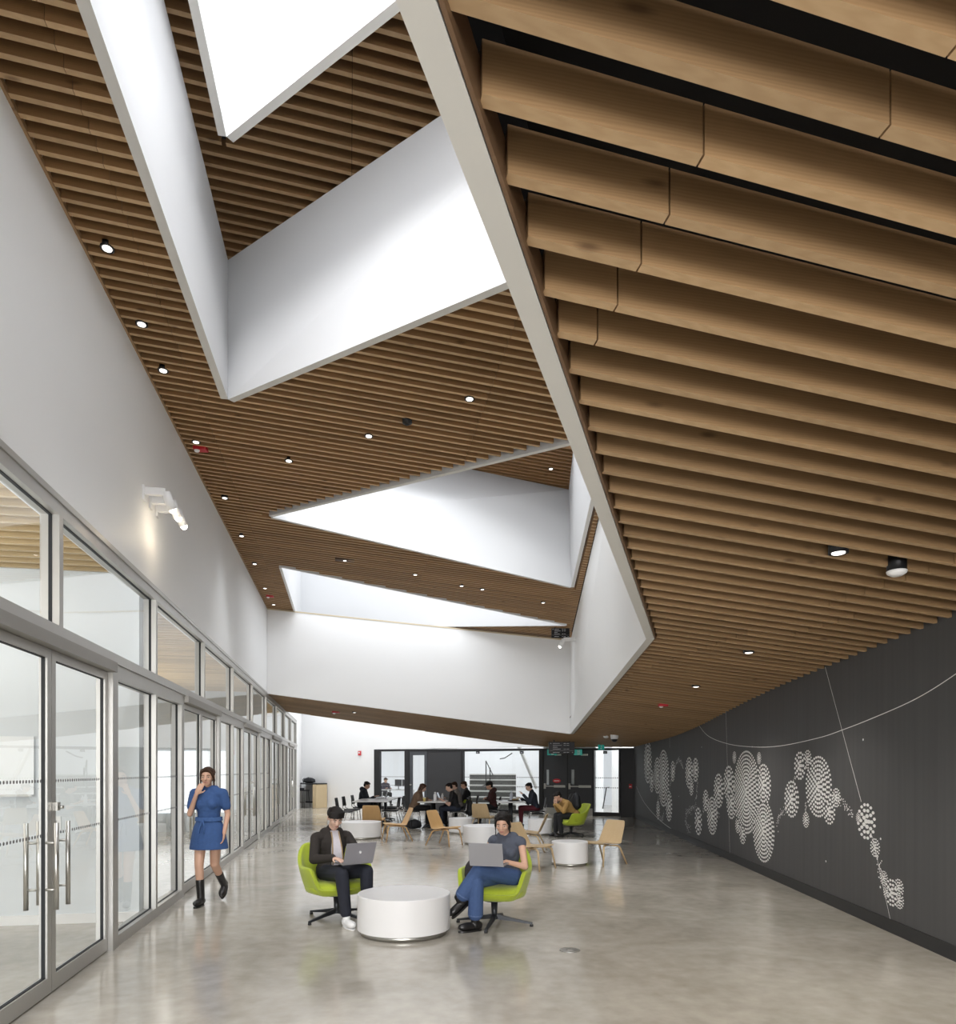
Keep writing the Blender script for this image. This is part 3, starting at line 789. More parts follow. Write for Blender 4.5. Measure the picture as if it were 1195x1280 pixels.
for i, px in enumerate((598, 653, 757)):
    t = on_back('door_sensor', px, 940.5); mb = MB(); mb.box((0, -0.05, 0), (0.14, 0.06, 0.1)); mb.build('case', M_frame, t, bevel=0.01)
    mb = MB(); mb.box((0, -0.082, -0.01), (0.08, 0.006, 0.04)); mb.build('lens', mat('sensor_lens', (0.35, 0.36, 0.38), 0.2), t)
    tag(t, ['small dark sensor on the head of the wide window, left one', 'small dark sensor on the head of the wide window, right one', 'small dark sensor above the bright glass panel beside the doors'][i], 'sensor')
area('stair_daylight', bwp(600, 4.5, 3.8), (0, 0, math.atan2(BWD.y, BWD.x)), 9, 190, (1, 1, 1), 5)
area('landing_daylight', bwp(760, 1.2, 3.5), (0, 0, math.atan2(BWD.y, BWD.x)), 1.2, 38, (1, 1, 1), 1.6) if True else None
for uu in (2.0, 5.5): area('meeting_light', (*uv(uu, -5.0), EYE+2.0), (0, 0, 0), 3, 48, (1, 1, 1), 3); area('uplight', (*uv(uu, -5.0), 2.3), (R(180), 0, 0), 2.5, 60, (1, 0.98, 0.95), 2.5)  # upward lamps here and below are added fill for the pale slats
for uu in (11.0, 15.0, 22.5, 26.5): area('meeting_light', (*uv(uu, -5.0), EYE+2.0), (0, 0, 0), 3, 70, (1, 0.99, 0.97), 3); area('uplight', (*uv(uu, -5.0), 2.3), (R(180), 0, 0), 2.5, 60, (1, 0.98, 0.95), 2.5)

# ================================================================== mural
M_mw = mat('mural_white', (0.92, 0.92, 0.91), 0.6)
def crop_px(x, y): return (780+x/2.8795, 820+y/2.8795)
def on_rw(px, py):
    """photo ray met with the mural wall -> distance along it and height"""
    r = (px-CX)/F; o = RW0
    Y = (o[0]*RWD.y-o[1]*RWD.x)/(r*RWD.y-RWD.x); X = r*Y
    return ((Vector((X, Y))-Vector(RW0)).dot(RWD), EYE+(HY-py)*Y/F)
mcent = []
def blob(x, y, rx, ry):
    t, z = on_rw(*crop_px(x, y)); t2, z2 = on_rw(*crop_px(x, y-ry)); Ry = abs(z2-z); t3, _ = on_rw(*crop_px(x-rx, y)); t4, _ = on_rw(*crop_px(x+rx, y))
    mcent.append((t, z, max(0.05, (Ry+abs(t4-t3)/2)/2 if ry > 20 else Ry)))
for b in [(86,382,12,75),(100,450,8,30),(120,430,10,70),(142,440,20,95),(162,540,12,45),(123,555,6,30),(176,415,7,35),(235,420,13,50),(258,410,10,38),(243,470,7,30),
          (268,595,14,35),(295,520,8,40),(318,575,18,62),(341,485,16,58),(378,460,18,60),(387,530,14,60),(440,490,46,145),(398,365,8,20),(487,368,9,20),(502,465,24,75),
          (502,630,38,105),(428,640,11,33),(410,610,8,25),(604,515,24,62),(634,395,18,48),(662,372,13,30),(700,470,45,105),(740,560,18,45),(765,510,15,30),(656,590,11,24),
          (873,595,32,55),(846,582,11,18),(905,690,16,30),(937,800,14,22),(965,852,25,42),(990,835,17,28),(992,880,15,28),(948,850,12,22)]: blob(*b)
dotsm = MB()
def mdot(t, z, w, h):
    n = Vector((RWD.y, -RWD.x)); c = Vector(RW0)+RWD*t-n*0.004
    ids = [dotsm.vert((c.x+RWD.x*w*math.cos(q*math.pi/3), c.y+RWD.y*w*math.cos(q*math.pi/3), z+h*math.sin(q*math.pi/3))) for q in range(6)]
    dotsm.face(ids)
rm = random.Random(5)
for i, (t, z, Rr) in enumerate(mcent):
    Ym = RW0[1]+RWD.y*t; nr = max(3, min(15, int(Rr/max(0.052, 0.0050*Ym)))); dr = Rr/nr
    for k in range(nr+1):
        r = k*dr; n = max(1, int(2*math.pi*r/(dr*1.15)))
        for q in range(n):
            a = 2*math.pi*(q+0.5*(k % 2))/n; tt, zz = t+r*math.cos(a), z+r*math.sin(a)
            own = r/Rr
            if any(j != i and math.hypot(tt-m_[0], zz-m_[1])/m_[2] < own-1e-6 for j, m_ in enumerate(mcent)): continue
            s_ = dr*(0.68-0.2*own)
            mdot(tt, zz, s_*1.15, s_*0.66)
def chain(pts, w=0.03):
    P = [on_rw(*crop_px(*p)) for p in pts]
    for (a, b), (c, d) in zip(P, P[1:]):
        L = math.hypot(c-a, d-b); n = max(2, int(L/0.028))
        for i in range(n):
            f = i/n
            for _ in range(3): mdot(a+(c-a)*f+rm.gauss(0, w), b+(d-b)*f+rm.gauss(0, w), 0.011, 0.008)
chain([(165,470),(185,395),(197,370),(207,385),(214,405)]); chain([(265,455),(262,500),(258,525)]); chain([(258,545),(245,550),(225,560),(222,590),(230,620),(240,620)], 0.05)
chain([(550,600),(563,575),(573,560),(590,545)]); chain([(617,440),(610,470)]); chain([(775,515),(790,525),(800,545),(812,560),(830,572)]); chain([(912,715),(920,740),(924,770)], 0.035); chain([(924,770),(918,785),(930,795)], 0.03)
chain([(285,560),(295,540)]); chain([(330,560),(345,575)], 0.03); chain([(655,530),(655,570)], 0.02); chain([(123,500),(123,540)], 0.04); chain([(130,580),(140,590),(143,560)], 0.05); chain([(890,640),(900,665)], 0.03); chain([(745,515),(765,505)], 0.03)
def ribbon(pts, w, dense=True):
    P = [on_rw(*crop_px(*p)) for p in pts]
    if dense and len(P) > 2:                         # smooth through the points
        Q = []
        for i in range(len(P)-1):
            p0, p1, p2, p3 = P[max(i-1, 0)], P[i], P[i+1], P[min(i+2, len(P)-1)]
            for s in range(6):
                f = s/6; Q.append(tuple(0.5*((2*b)+(-a+c)*f+(2*a-5*b+4*c-d)*f*f+(-a+3*b-3*c+d)*f**3) for a, b, c, d in zip(p0, p1, p2, p3)))
        P = Q+[P[-1]]
    n = Vector((RWD.y, -RWD.x)); o = Vector(RW0)-n*0.003
    for (a, b), (c, d) in zip(P, P[1:]):
        L = math.hypot(c-a, d-b) or 1; ex, ez = -(d-b)/L*w, (c-a)/L*w
        q = []
        for (t, z) in ((a-ex, b-ez), (c-ex, d-ez), (c+ex, d+ez), (a+ex, b+ez)):
            p = o+RWD*t; q.append((p.x, p.y, z))
        dotsm.quad(q)
ribbon([(258,232),(300,285),(370,315),(460,327),(560,324),(700,295),(790,265),(900,222),(1050,155),(1195,65),(1330,-40),(1480,-175)], 0.0042)
ribbon([(725,40),(855,525)], 0.004); ribbon([(895,650),(962,960)], 0.0035); ribbon([(367,190),(382,722)], 0.004); ribbon([(45,470),(75,530),(140,600),(237,662)], 0.006); ribbon([(165,265),(165,330)], 0.005)
for x, y in ((862,301),(925,658),(728,739),(556,632),(280,328),(462,327),(270,408),(924,832),(198,505)):
    t, z = on_rw(*crop_px(x, y)); r = 0.014 if x > 700 else 0.012; mdot(t, z, r*1.1, r)
n = Vector((RWD.y, -RWD.x)); 
t = empty('wall_mural', (RW0[0], RW0[1], 0)); rel(dotsm, t)
o = dotsm.build('mural', M_mw, t)
tag(t, 'white dotted mural of linked circles and thin arcs on the charcoal wall', 'mural')

# ================================================================== ceiling fittings
M_lens = mat('lamp_lens', (1.0, 0.96, 0.9), 0.3, emit=1.6)
M_lens_d = mat('lamp_lens_dim', (0.85, 0.84, 0.82), 0.3, emit=0.25)
M_blk = mat('black_metal', (0.012, 0.012, 0.014), 0.4, 0.3)
def downlight(loc, r, label, group, hgt=0.03, drop=0.012, lens=None, body=None):
    t = empty('downlight', loc); mb = MB()
    mb.lathe([(r*0.8, hgt), (r, hgt), (r, -drop), (r*0.86, -drop), (r*0.82, -drop+0.006), (r*0.3, -drop+0.008)], 24); mb.build('housing', body or M_blk, t)
    mb = MB(); q_ = 0.68; mb.lathe([(r*q_, -drop+0.012), (r*q_, -drop-0.001), (r*0.5, -drop-0.005), (r*0.1, -drop-0.007)], 20); mb.build('lens', lens or M_lens, t)
    tag(t, label, 'downlight', group)
g1 = 'downlights in the high slatted ceiling'
for px, py, lb in ((134,309.5,'downlight high over the white wall, nearest one at the left ceiling edge'),(177,404.5,'second downlight along the left edge of the slatted ceiling'),(204,462.5,'third downlight along the left edge of the slatted ceiling'),
    (245,552,'downlight beside the red strobe over the wall spotlights'),(281,622,'downlight left of the long white triangular skylight'),(302,669.5,'downlight by the ceiling edge above the far end of the glass wall'),
    (361,575.5,'leftmost of three downlights before the triangular skylight'),(461,544.5,'middle of three downlights before the triangular skylight'),(587,498,'rightmost of three downlights before the triangular skylight'),
    (318.3,704.5,'downlight left of the lowest skylight corner'),(331.3,735,'downlight above the far corner where white walls meet'),(342,755.5,'tiny downlight lowest at the left end of the ceiling'),
    (519,718,'downlight left on the slatted strip between two skylights'),(577,732,'downlight in the middle of the slatted strip between two skylights'),(603,736.5,'downlight right of the middle on the slatted strip between skylights'),(679,753,'downlight at the right end of the slatted strip between skylights')):
    p = onceil(px, py); downlight((p[0], p[1], p[2]), 0.052, lb, g1)
p = onup3(688.6, 585.7); downlight(p, 0.05, 'downlight in the small raised ceiling of the triangular skylight', g1)
p = onceil(509, 525.5); t = empty('ceiling_sensor', p); mb = MB(); mb.lathe([(0.03, 0.08), (0.055, 0.08), (0.055, -0.03), (0.03, -0.045)], 20); mb.build('housing', M_blk, t); mb = MB(); mb.lathe([(0.028, -0.04), (0.02, -0.052), (0.004, -0.055)], 16); mb.build('lens', M_gasket, t)
tag(t, 'black round ceiling sensor among the downlights of the slatted ceiling', 'sensor')
def onsof(px, py):
    p = on_plane(px, py, SOF_A, SOF_B)
    for _ in range(6):
        u, v = U(p); e = soffit_z(u, v)-(EYE+SOF_A-SOF_B*v); p = on_plane(px, py, SOF_A+e, SOF_B)
    return p
for px, py, lb, dr, ln in ((1048,688,'left of two black cylinder lights under the low slatted soffit',0.0,None),(1121,708,'right of two black cylinder lights, white dome below the slats',0.05,M_lens_d)):
    p = onsof(px, py)
    downlight(p, 0.062, lb, 'black cylinder lights in the low soffit', 0.1, 0.02 if dr == 0 else 0.03, ln)
    if dr:
        r_ = [o for o in bpy.data.objects if o.name.startswith('downlight') and o.parent is None][-1]
        r_ = max((o for o in bpy.data.objects if o.get('label') == lb), key=lambda o: o.name); mb = MB(); mb.lathe([(0.058, -0.028), (0.066, -0.034), (0.06, -0.05), (0.035, -0.066), (0.004, -0.07)], 24); mb.build('diffuser_dome', M_pw, r_)
for px, py, lb in ((936,814,'small downlight in the low soffit behind the two black cylinders'),(870,857,'small downlight in the low soffit near the red strobe'),(443,890,'round white light on the far left soffit under the bulkhead')):
    p = onsof(px, py); downlight(p, 0.06, lb, 'downlights in the low soffit', 0.05, 0.02)
t = empty('slot_light', onceil(431, 700.5), -math.atan2(0.18345, 0.98303)*-1); mb = MB(); mb.box((0, 0, 0.02), (0.36, 0.14, 0.05)); mb.build('tray', mat('slot_brown', (0.09, 0.045, 0.02), 0.6), t); mb = MB(); mb.lathe([(0.03, -0.004), (0.03, -0.012), (0.01, -0.014)], 16); mb.build('lamp', M_lens, t)
tag(t, 'rectangular ceiling slot with one lamp between the two far skylights', 'light')
def strobe(loc, lb, s=1.0, rz=0.0):
    t = empty('alarm_strobe', loc, rz); mb = MB(); mb.box((0, 0, -0.005*s), (0.16*s, 0.11*s, 0.05*s)); mb.build('base', M_red, t, bevel=0.006)
    mb = MB(); mb.ball((-0.04*s, -0.02*s, -0.035*s), (0.035*s, 0.03*s, 0.025*s)); mb.build('lens', M_pw, t); tag(t, lb, 'fire alarm', 'red ceiling strobes')
strobe(onceil(251, 560.5), 'red alarm strobe on the high ceiling above the wall spotlights')
strobe(onceil(337.5, 745), 'tiny red alarm strobe at the far left corner of the high ceiling')
strobe(onsof(829, 881), 'red alarm strobe on the low soffit above the mural', 1.0)
strobe(onsof(420, 889.5), 'red alarm strobe on the far left soffit beside a round light', 1.3)
p = onsof(768, 919); t = empty('dome_camera', p); mb = MB(); mb.lathe([(0.07, 0.05), (0.1, 0.03), (0.1, -0.05), (0.085, -0.1)], 20); mb.build('housing', M_pw, t); mb = MB(); mb.ball((0, 0, -0.1), (0.08, 0.08, 0.075)); mb.build('dome', M_blk, t)
tag(t, 'white dome camera under the low soffit near the far doors', 'camera')
p = onsof(757.5, 920.5); t = empty('smoke_detector', p); mb = MB(); mb.lathe([(0.07, 0.02), (0.07, -0.01), (0.05, -0.04), (0.01, -0.045)], 20); mb.build('case', M_pw, t); mb = MB(); mb.lathe([(0.052, -0.03), (0.056, -0.034), (0.05, -0.038)], 20); mb.build('vent_ring', mat('grey_plastic', (0.5, 0.5, 0.52), 0.4), t)
tag(t, 'flat white smoke detector left of the dome camera on the soffit', 'smoke detector')
# hanging directory boards
M_txt = mat('sign_text', (0.75, 0.75, 0.75), 0.5)
def directory(X, Y, ztop, w, h, label, rz=0.0):
    t = empty('directory_sign', (X, Y, ztop), rz); mb = MB(); mb.box((0, 0, -h/2), (w, 0.05, h)); mb.build('board', M_blk, t, bevel=0.006)
    mb = MB(); rows = [0.10, 0.26, 0.42, 0.58, 0.86]
    L = [0.26, 0.34, 0.18, 0.30, 0.26]
    for r_, l in zip(rows, L):
        mb.box((-w*0.38+l*w/2+0.04*w, -0.027, -h*r_-0.03*h), (l*w, 0.003, 0.035*h))
        for q in range(2):
            if r_ == 0.42: continue
            mb.box((w*0.12+q*w*0.12, -0.027, -h*r_-0.03*h), (w*0.09, 0.003, 0.035*h))
    mb.box((-w*0.42, -0.027, -h*0.13), (0.04*w, 0.003, 0.05*h)); mb.box((w*0.42, -0.027, -h*0.89), (0.04*w, 0.003, 0.05*h)); mb.box((0, -0.027, -h*0.74), (w*0.92, 0.003, 0.008*h))
    mb.build('lettering', M_txt, t)
    for q in (-1, 1): mb = MB(); mb.box((q*w*0.3, 0, 0.03), (0.03, 0.03, 0.12)); mb.build('bracket', M_blk, t)
    tag(t, label, 'sign')
X, Y, _ = at(702, 935, 21.0); directory(X, Y, at(702, 927.4, 21.0)[2], 0.79, 0.36, 'black hanging directory board with white lines under the soffit before the doors')
X, Y, _ = at(700.5, 790, 17.2); directory(X, Y, at(700, 785.5, 17.2)[2], 0.45, 0.235, 'small black directory board hanging above the white bulkhead corner')
# green exit signs
M_green = mat('exit_green', (0.01, 0.30, 0.24), 0.4, emit=0.25)
def exit_sign(X, Y, Z, w, h, rz, label):
    t = empty('exit_sign', (X, Y, Z), rz); mb = MB(); mb.box((0, 0, 0), (w, 0.05, h)); mb.build('panel', M_green, t, bevel=0.004)
    mb = MB(); y = -0.027                             # running figure through a doorway
    mb.box((w*0.05, y, 0), (w*0.26, 0.004, h*0.8)); mb.build('doorway', M_pw, t)
    mb = MB(); y = -0.031
    mb.ball((w*0.07, y, h*0.27), (h*0.08, 0.003, h*0.08), n=8, h=5); mb.tube([(w*0.05, y, h*0.15), (w*0.03, y, -h*0.08)], h*0.06, 5); mb.tube([(w*0.03, y, -h*0.08), (w*0.1, y, -h*0.3)], h*0.045, 5); mb.tube([(w*0.03, y, -h*0.08), (-w*0.05, y, -h*0.28)], h*0.045, 5); mb.tube([(-w*0.04, y, h*0.08), (w*0.12, y, h*0.02)], h*0.035, 5)
    mb.build('running_figure', M_green, t)
    tag(t, label, 'exit sign')
for px, w, lb in ((690, 0.34, 'green exit sign behind the hanging directory board'), (722.5, 0.29, 'green exit sign above the right charcoal door')):
    X, Y = bw_pt(px, -0.2); exit_sign(X, Y, EYE+(HY-940.5)*Y/F, w, 0.2, math.atan2(BWD.y, BWD.x)*0.3, lb)
for px, lb in ((698, 'small grey lamp plate at the left charcoal door head'), (731, 'small grey lamp plate at the right charcoal door head')):
    t = on_back('door_closer', px, 943.5); mb = MB(); mb.box((0, -0.04, 0), (0.24, 0.06, 0.06)); mb.build('body', M_steel, t, bevel=0.006); mb = MB(); mb.box((0.1, -0.08, 0.02), (0.04, 0.02, 0.02)); mb.build('arm', M_steel, t); tag(t, lb.replace('lamp plate', 'door closer'), 'door closer')
X, Y, Z = at(751.5, 931.5, 22.3); exit_sign(X, Y, Z, 0.2, 0.3, R(-35), 'bluish exit sign hanging from the soffit before the bright glass panel')
mb = MB(); mb.box((X, Y, Z+0.17), (0.28, 0.12, 0.04)); rootx = [o for o in bpy.data.objects if o.name.startswith('exit_sign')][-1]
mb.v = [tuple(Matrix.Rotation(R(35), 3, 'Z') @ (Vector(p)-Vector((X, Y, Z)))) for p in mb.v]; mb.build('canopy', M_blk, rootx)
# wall spotlights
def spot(loc, ang, lab, lit=True, arm=0.22, head=(0.02, 0.0, -0.12), group=None):
    t = empty('wall_spotlight', loc, ang); mb = MB(); mb.box((0.012, 0, 0), (0.024, 0.075, 0.15)); mb.build('wall_plate', M_pw, t, bevel=0.004)
    mb = MB(); mb.box((0.02+arm/2, 0, 0.02), (arm, 0.05, 0.075)); mb.build('arm', M_pw, t, bevel=0.004)
    mb = MB(); hx = arm+0.02; mb.tube([(hx, 0, 0.03), (hx+head[0]*0.4, head[1]*0.4, head[2]*0.4), (hx+head[0], head[1], head[2])], [0.04, 0.045, 0.045], 14); mb.build('lamp_head', M_pw, t)
    mb = MB(); mb.ball((hx+head[0]*1.02, head[1]*1.02, head[2]*1.02), 0.036, n=12, h=8); mb.build('bulb', mat('warm_bulb', (1, 0.93, 0.78), 0.3, emit=14 if lit else 0.5), t)
    tag(t, lab, 'spotlight', group)
AV = math.atan2(-UX, UY)
z0 = EYE+(963-618)/860*7.05
for i, (du, lb) in enumerate(((0.0, 'white wall spotlight on the left white wall, nearest of three'), (0.24, 'white wall spotlight on the left white wall, middle of three'), (0.48, 'white wall spotlight on the left white wall, farthest of three'))):
    p = uv(7.52+du, VW+0.0); spot((p[0], p[1], z0), AV, lb, True, 0.2, (0.05, 0.06, -0.13), 'spotlights on the left white wall')
    q = uv(7.5+du, VW+0.3)
l = bpy.data.lights.new('spot_glow', 'POINT'); l.energy = 2.2; l.color = (1, 0.82, 0.58); l.shadow_soft_size = 0.03; o = bpy.data.objects.new('spot_glow', l); COL.objects.link(o); q = uv(7.75, VW+0.26); o.location = (q[0], q[1], z0-0.36)
p = Vector(B_b).lerp(Vector(C_b), 0.24); q = Vector(B_t).lerp(Vector(C_t), 0.24)
zt = at(733, 800, p.y)[2]; f = (zt-p.z)/(q.z-p.z); p = p.lerp(q, f); nn = -Vector((*outw(B_b, C_b, inside), 0))
spot((p.x, p.y, p.z), math.atan2(nn.y, nn.x), 'white spotlight on the white bulkhead face right of its inner corner', True, 0.28, (0.07, -0.04, -0.13))
# floor box
X, Y = floor_at(712, 1188); t = empty('floor_box', (X, Y, 0)); mb = MB(); mb.lathe([(0.09, 0.0005), (0.09, 0.004), (0.078, 0.006), (0.005, 0.006)], 32); mb.build('lid', M_steel, t); mb = MB(); mb.lathe([(0.03, 0.006), (0.03, 0.0075), (0.004, 0.0075)], 20); mb.build('screw_cap', M_alu_dark, t)
tag(t, 'round steel floor box cover in the concrete right of the seated woman', 'floor box')
# ================================================================== furniture
M_lime = mat('lime_fabric', (0.36, 0.44, 0.022), 0.8, noise=0.08, nscale=40, sheen=0.2, bump=0.15, bscale=250)
M_drum = mat('white_laminate', (0.80, 0.79, 0.79), 0.4, noise=0.01)
M_ply = wood_mat('pale_plywood', (0.50, 0.35, 0.19), (0.62, 0.47, 0.28), stretch=(6, 1.2, 1.2), attr=False, knots=False, rough=0.4, scale=1.5)
M_ply_w = wood_mat('warm_plywood', (0.50, 0.29, 0.11), (0.62, 0.40, 0.19), stretch=(6, 1.2, 1.2), attr=False, knots=False, rough=0.4, scale=1.5)
M_ttop = mat('white_table_top', (0.78, 0.78, 0.78), 0.25)
M_dkmetal = mat('dark_base_metal', (0.03, 0.032, 0.037), 0.4, 0.4)
M_bplast = mat('black_plastic', (0.015, 0.015, 0.017), 0.5)
M_chrome = mat('pale_chrome', (0.62, 0.62, 0.62), 0.25, 0.8)

def smoothstep(a, b, x):
    t = min(1, max(0, (x-a)/(b-a))); return t*t*(3-2*t)
def make_lounge(loc, rz, label, leg0=20):
    t = empty('swivel_lounge_chair', (loc[0], loc[1], 0), rz)
    n = 48; rings = []
    def top(th):                                       # th = angle away from the back, degrees
        return 0.36+0.22*(1-smoothstep(112, 132, th))+0.21*(1-smoothstep(28, 72, th))
    def plan(a, s):                                    # a: 0 = front (+Y)
        e = 2.7; c, si = math.cos(a), math.sin(a); k = (abs(c)**e+abs(si)**e)**(-1/e)
        return (0.375*s*k*si, (0.34*s*k*c)-0.02)
    for s, f in ((0.25, None), (0.6, None), (0.78, 0.06), (0.86, 0.25), (0.92, 0.5), (0.97, 0.75), (1.0, 0.95), (1.0, 1.0)):
        ring = []
        for k in range(n):
            a = 2*math.pi*k/n; th = abs(180-math.degrees(a)); x, y = plan(a, s)
            if f is None: z = 0.265+0.02*(s-0.25)
            else:
                zt = top(th); z = 0.275+(zt-0.275)*f
                back = 1-smoothstep(30, 80, th); y -= 0.11*back*max(0, f-0.1)
            ring.append((x, y, z))
        rings.append(ring)
    mb = MB(); mb.smooth = True; idx0 = len(mb.v); mb.loft(rings, True, False); mb.face([k for k in range(n)])
    o = mb.build('shell', M_lime, t)
    sd = o.modifiers.new('Solidify', 'SOLIDIFY'); sd.thickness = 0.045; sd.offset = -1
    ss = o.modifiers.new('Subsurf', 'SUBSURF'); ss.levels = ss.render_levels = 1
    mb = MB(); mb.smooth = True
    cr = [[(plan(2*math.pi*k/32, q)[0], plan(2*math.pi*k/32, q)[1]+0.02, z) for k in range(32)] for q, z in ((0.5, 0.30), (0.83, 0.305), (0.87, 0.34), (0.86, 0.385), (0.78, 0.41), (0.4, 0.42), (0.05, 0.42))]
    mb.loft(cr); mb.build('seat_cushion', M_lime, t)
    mb = MB(); mb.lathe([(0.12, 0.262), (0.12, 0.25), (0.035, 0.235), (0.03, 0.09), (0.045, 0.085), (0.045, 0.06)], 20); mb.build('column', M_dkmetal, t)
    for k in range(4):
        a = R(leg0+90*k); d = Vector((math.cos(a), math.sin(a), 0)); p = Vector((-d.y, d.x, 0)); mb = MB()
        rg = []
        for r_, w_, z0, z1 in ((0.03, 0.022, 0.06, 0.11), (0.2, 0.018, 0.045, 0.075), (0.40, 0.013, 0.022, 0.04)):
            c = d*r_; rg.append([c-p*w_+Vector((0, 0, z0)), c+p*w_+Vector((0, 0, z0)), c+p*w_*0.7+Vector((0, 0, z1)), c-p*w_*0.7+Vector((0, 0, z1))])
        mb.loft(rg); l = mb.build('leg', M_dkmetal, t)
        mb = MB(); mb.lathe([(0.016, 0.024), (0.019, 0.012), (0.019, 0.0)], 12, c=tuple(d*0.39)); mb.build('glide', M_bplast, l)
    tag(t, label, 'chair', 'lime green lounge chairs'); return t
dirz = lambda dx, dy: math.atan2(dy, dx)-math.pi/2      # rotation that turns local +Y to (dx,dy)
G1 = make_lounge((-1.53, 7.45), dirz(0.6, -0.8), 'lime green swivel lounge chair under the man in the dark jacket')
G2 = make_lounge((0.17, 7.15), dirz(-0.30, -0.95), 'lime green swivel lounge chair under the woman in jeans', 4)
G3 = make_lounge((2.26, 16.7), dirz(-0.95, -0.25), 'lime green swivel lounge chair far back under the person in a tan jacket')

def make_drum(loc, r, h, label):
    t = empty('drum_table', (loc[0], loc[1], 0)); mb = MB()
    mb.lathe([(r-0.02, 0.045), (r, 0.05), (r, h-0.006), (r-0.006, h), (0.01, h)], 64); mb.v = mb.v; o = mb.build('drum', M_drum, t)
    e = o.modifiers.new('Edge', 'EDGE_SPLIT'); e.split_angle = R(40)
    mb = MB(); mb.lathe([(r-0.035, 0.0), (r-0.035, 0.05)], 64); mb.build('plinth', M_steel, t)
    tag(t, label, 'table', 'white drum tables')
make_drum((-0.732, 6.806), 0.456, 0.392, 'large white drum table between the two seated people with laptops')
make_drum((-2.76, 16.26), 0.467, 0.392, 'large white drum table behind the seated man and his dark hair')
make_drum((0.127, 15.1), 0.456, 0.392, 'large white drum table partly hidden behind the woman and her laptop')
make_drum((-0.444, 17.5), 0.30, 0.392, 'small white drum table just behind the large one left of the woman')
make_drum((1.559, 11.68), 0.305, 0.40, 'small white drum table between two pale plywood chairs on the right')
make_drum((1.545, 17.14), 0.30, 0.392, 'small white drum table before the knees of the person in tan')

def make_ply(loc, d, label, m):
    t = empty('plywood_lounge_chair', (loc[0], loc[1], 0), dirz(*d))
    prof = [(0.26, 0.372, 0.235), (0.24, 0.385, 0.25), (0.1, 0.375, 0.265), (-0.06, 0.355, 0.265), (-0.16, 0.347, 0.26), (-0.205, 0.36, 0.255), (-0.235, 0.40, 0.25), (-0.29, 0.52, 0.24), (-0.345, 0.64, 0.225), (-0.378, 0.72, 0.21), (-0.385, 0.738, 0.19)]
    mb = MB(); mb.smooth = True; nx = 8; rows = []
    for y, z, w in prof:
        row = []
        for i in range(nx+1):
            x = -w+2*w*i/nx; cv = 0.03*(x/w)**2
            up = smoothstep(-0.2, -0.26, y) if False else (1 if y < -0.22 else 0)
            row.append(mb.vert((x, y+cv*up, z+(0.012*(x/w)**2 if not up else 0))))
        rows.append(row)
    for a, b in zip(rows, rows[1:]):
        for i in range(nx): mb.face((a[i], a[i+1], b[i+1], b[i]))
    o = mb.build('seat_shell', m, t)
    sd = o.modifiers.new('Solidify', 'SOLIDIFY'); sd.thickness = 0.016; sd.offset = 0
    ss = o.modifiers.new('Subsurf', 'SUBSURF'); ss.levels = ss.render_levels = 1
    for sx in (-1, 1):
        for pts in ([(0.17, 0.02, 0.345), (0.21, 0.17, 0.345), (0.225, 0.215, 0.32), (0.265, 0.27, 0.0)], [(0.17, -0.03, 0.333), (0.21, -0.15, 0.322), (0.225, -0.19, 0.295), (0.265, -0.33, 0.0)]):
            mb = MB(); mb.tube([(sx*p[0], p[1], p[2]) for p in pts], [0.012, 0.016, 0.017, 0.012], 10); mb.build('leg', m, t)
    mb = MB(); mb.box((0, -0.005, 0.338), (0.40, 0.06, 0.016)); mb.build('crossbar', m, t)
    tag(t, label, 'chair', 'plywood lounge chairs')
make_ply((-2.62, 17.35), (0.1, 1), 'plywood lounge chair seen from behind, beyond the drum table by the man', M_ply_w)
make_ply((-1.88, 15.75), (-0.95, -0.32), 'plywood lounge chair facing left beside the far left drum table', M_ply_w)
make_ply((-0.70, 14.75), (0.86, -0.5), 'plywood lounge chair facing right toward the woman, back tilted left', M_ply_w)
make_ply((0.155, 18.2), (0.35, 0.94), 'plywood lounge chair farthest back, seen from behind left of the cap wearer', M_ply)
make_ply((0.90, 11.2), (0.82, -0.57), 'pale plywood lounge chair just behind the right shoulder of the seated woman', M_ply)
make_ply((1.02, 13.75), (-0.98, 0.18), 'pale plywood lounge chair seen edge on behind the woman, facing left', M_ply)
make_ply((2.12, 11.75), (-0.78, -0.62), 'pale plywood lounge chair at far right of the small drum table', M_ply)

def make_table(loc, w, d, label, rz=0.0):
    t = empty('work_table', (loc[0], loc[1], 0), rz); mb = MB(); mb.box((0, 0, 0.728), (w, d, 0.024)); mb.build('table_top', M_ttop, t, bevel=0.004)
    mb = MB(); mb.box((0, 0, 0.712), (w-0.06, d-0.06, 0.012)); mb.build('underframe', M_dkmetal, t)
    for s in ((0,) if d < 1.3 else (-0.28*d, 0.28*d)):
        mb = MB(); mb.tube([(0, s, 0.04), (0, s, 0.708)], 0.045, 14); mb.build('column', M_dkmetal, t)
        for k in range(4):
            a = R(45+90*k); mb = MB(); mb.tube([(0, s, 0.075), (0.36*math.cos(a), s+0.36*math.sin(a), 0.028)], [0.03, 0.016], 8); l = mb.build('leg', M_dkmetal, t)
            mb = MB(); mb.ball((0.36*math.cos(a), s+0.36*math.sin(a), 0.018), (0.022, 0.022, 0.018)); mb.build('caster', M_bplast, l)
    tag(t, label, 'table', 'white work tables'); return t
make_table((-3.02, 19.85), 1.0, 1.5, 'white work table at left with the hooded person, its near half', R(2))
make_table((-3.0, 21.6), 1.0, 1.7, 'white work table at left, farther half toward the glazing', R(-3))
make_table((-1.27, 19.5), 0.78, 1.4, 'white work table in the middle crowded with people and bottles')
make_table((0.92, 19.5), 0.78, 1.4, 'white work table at right under a lone bottle, before the steps')

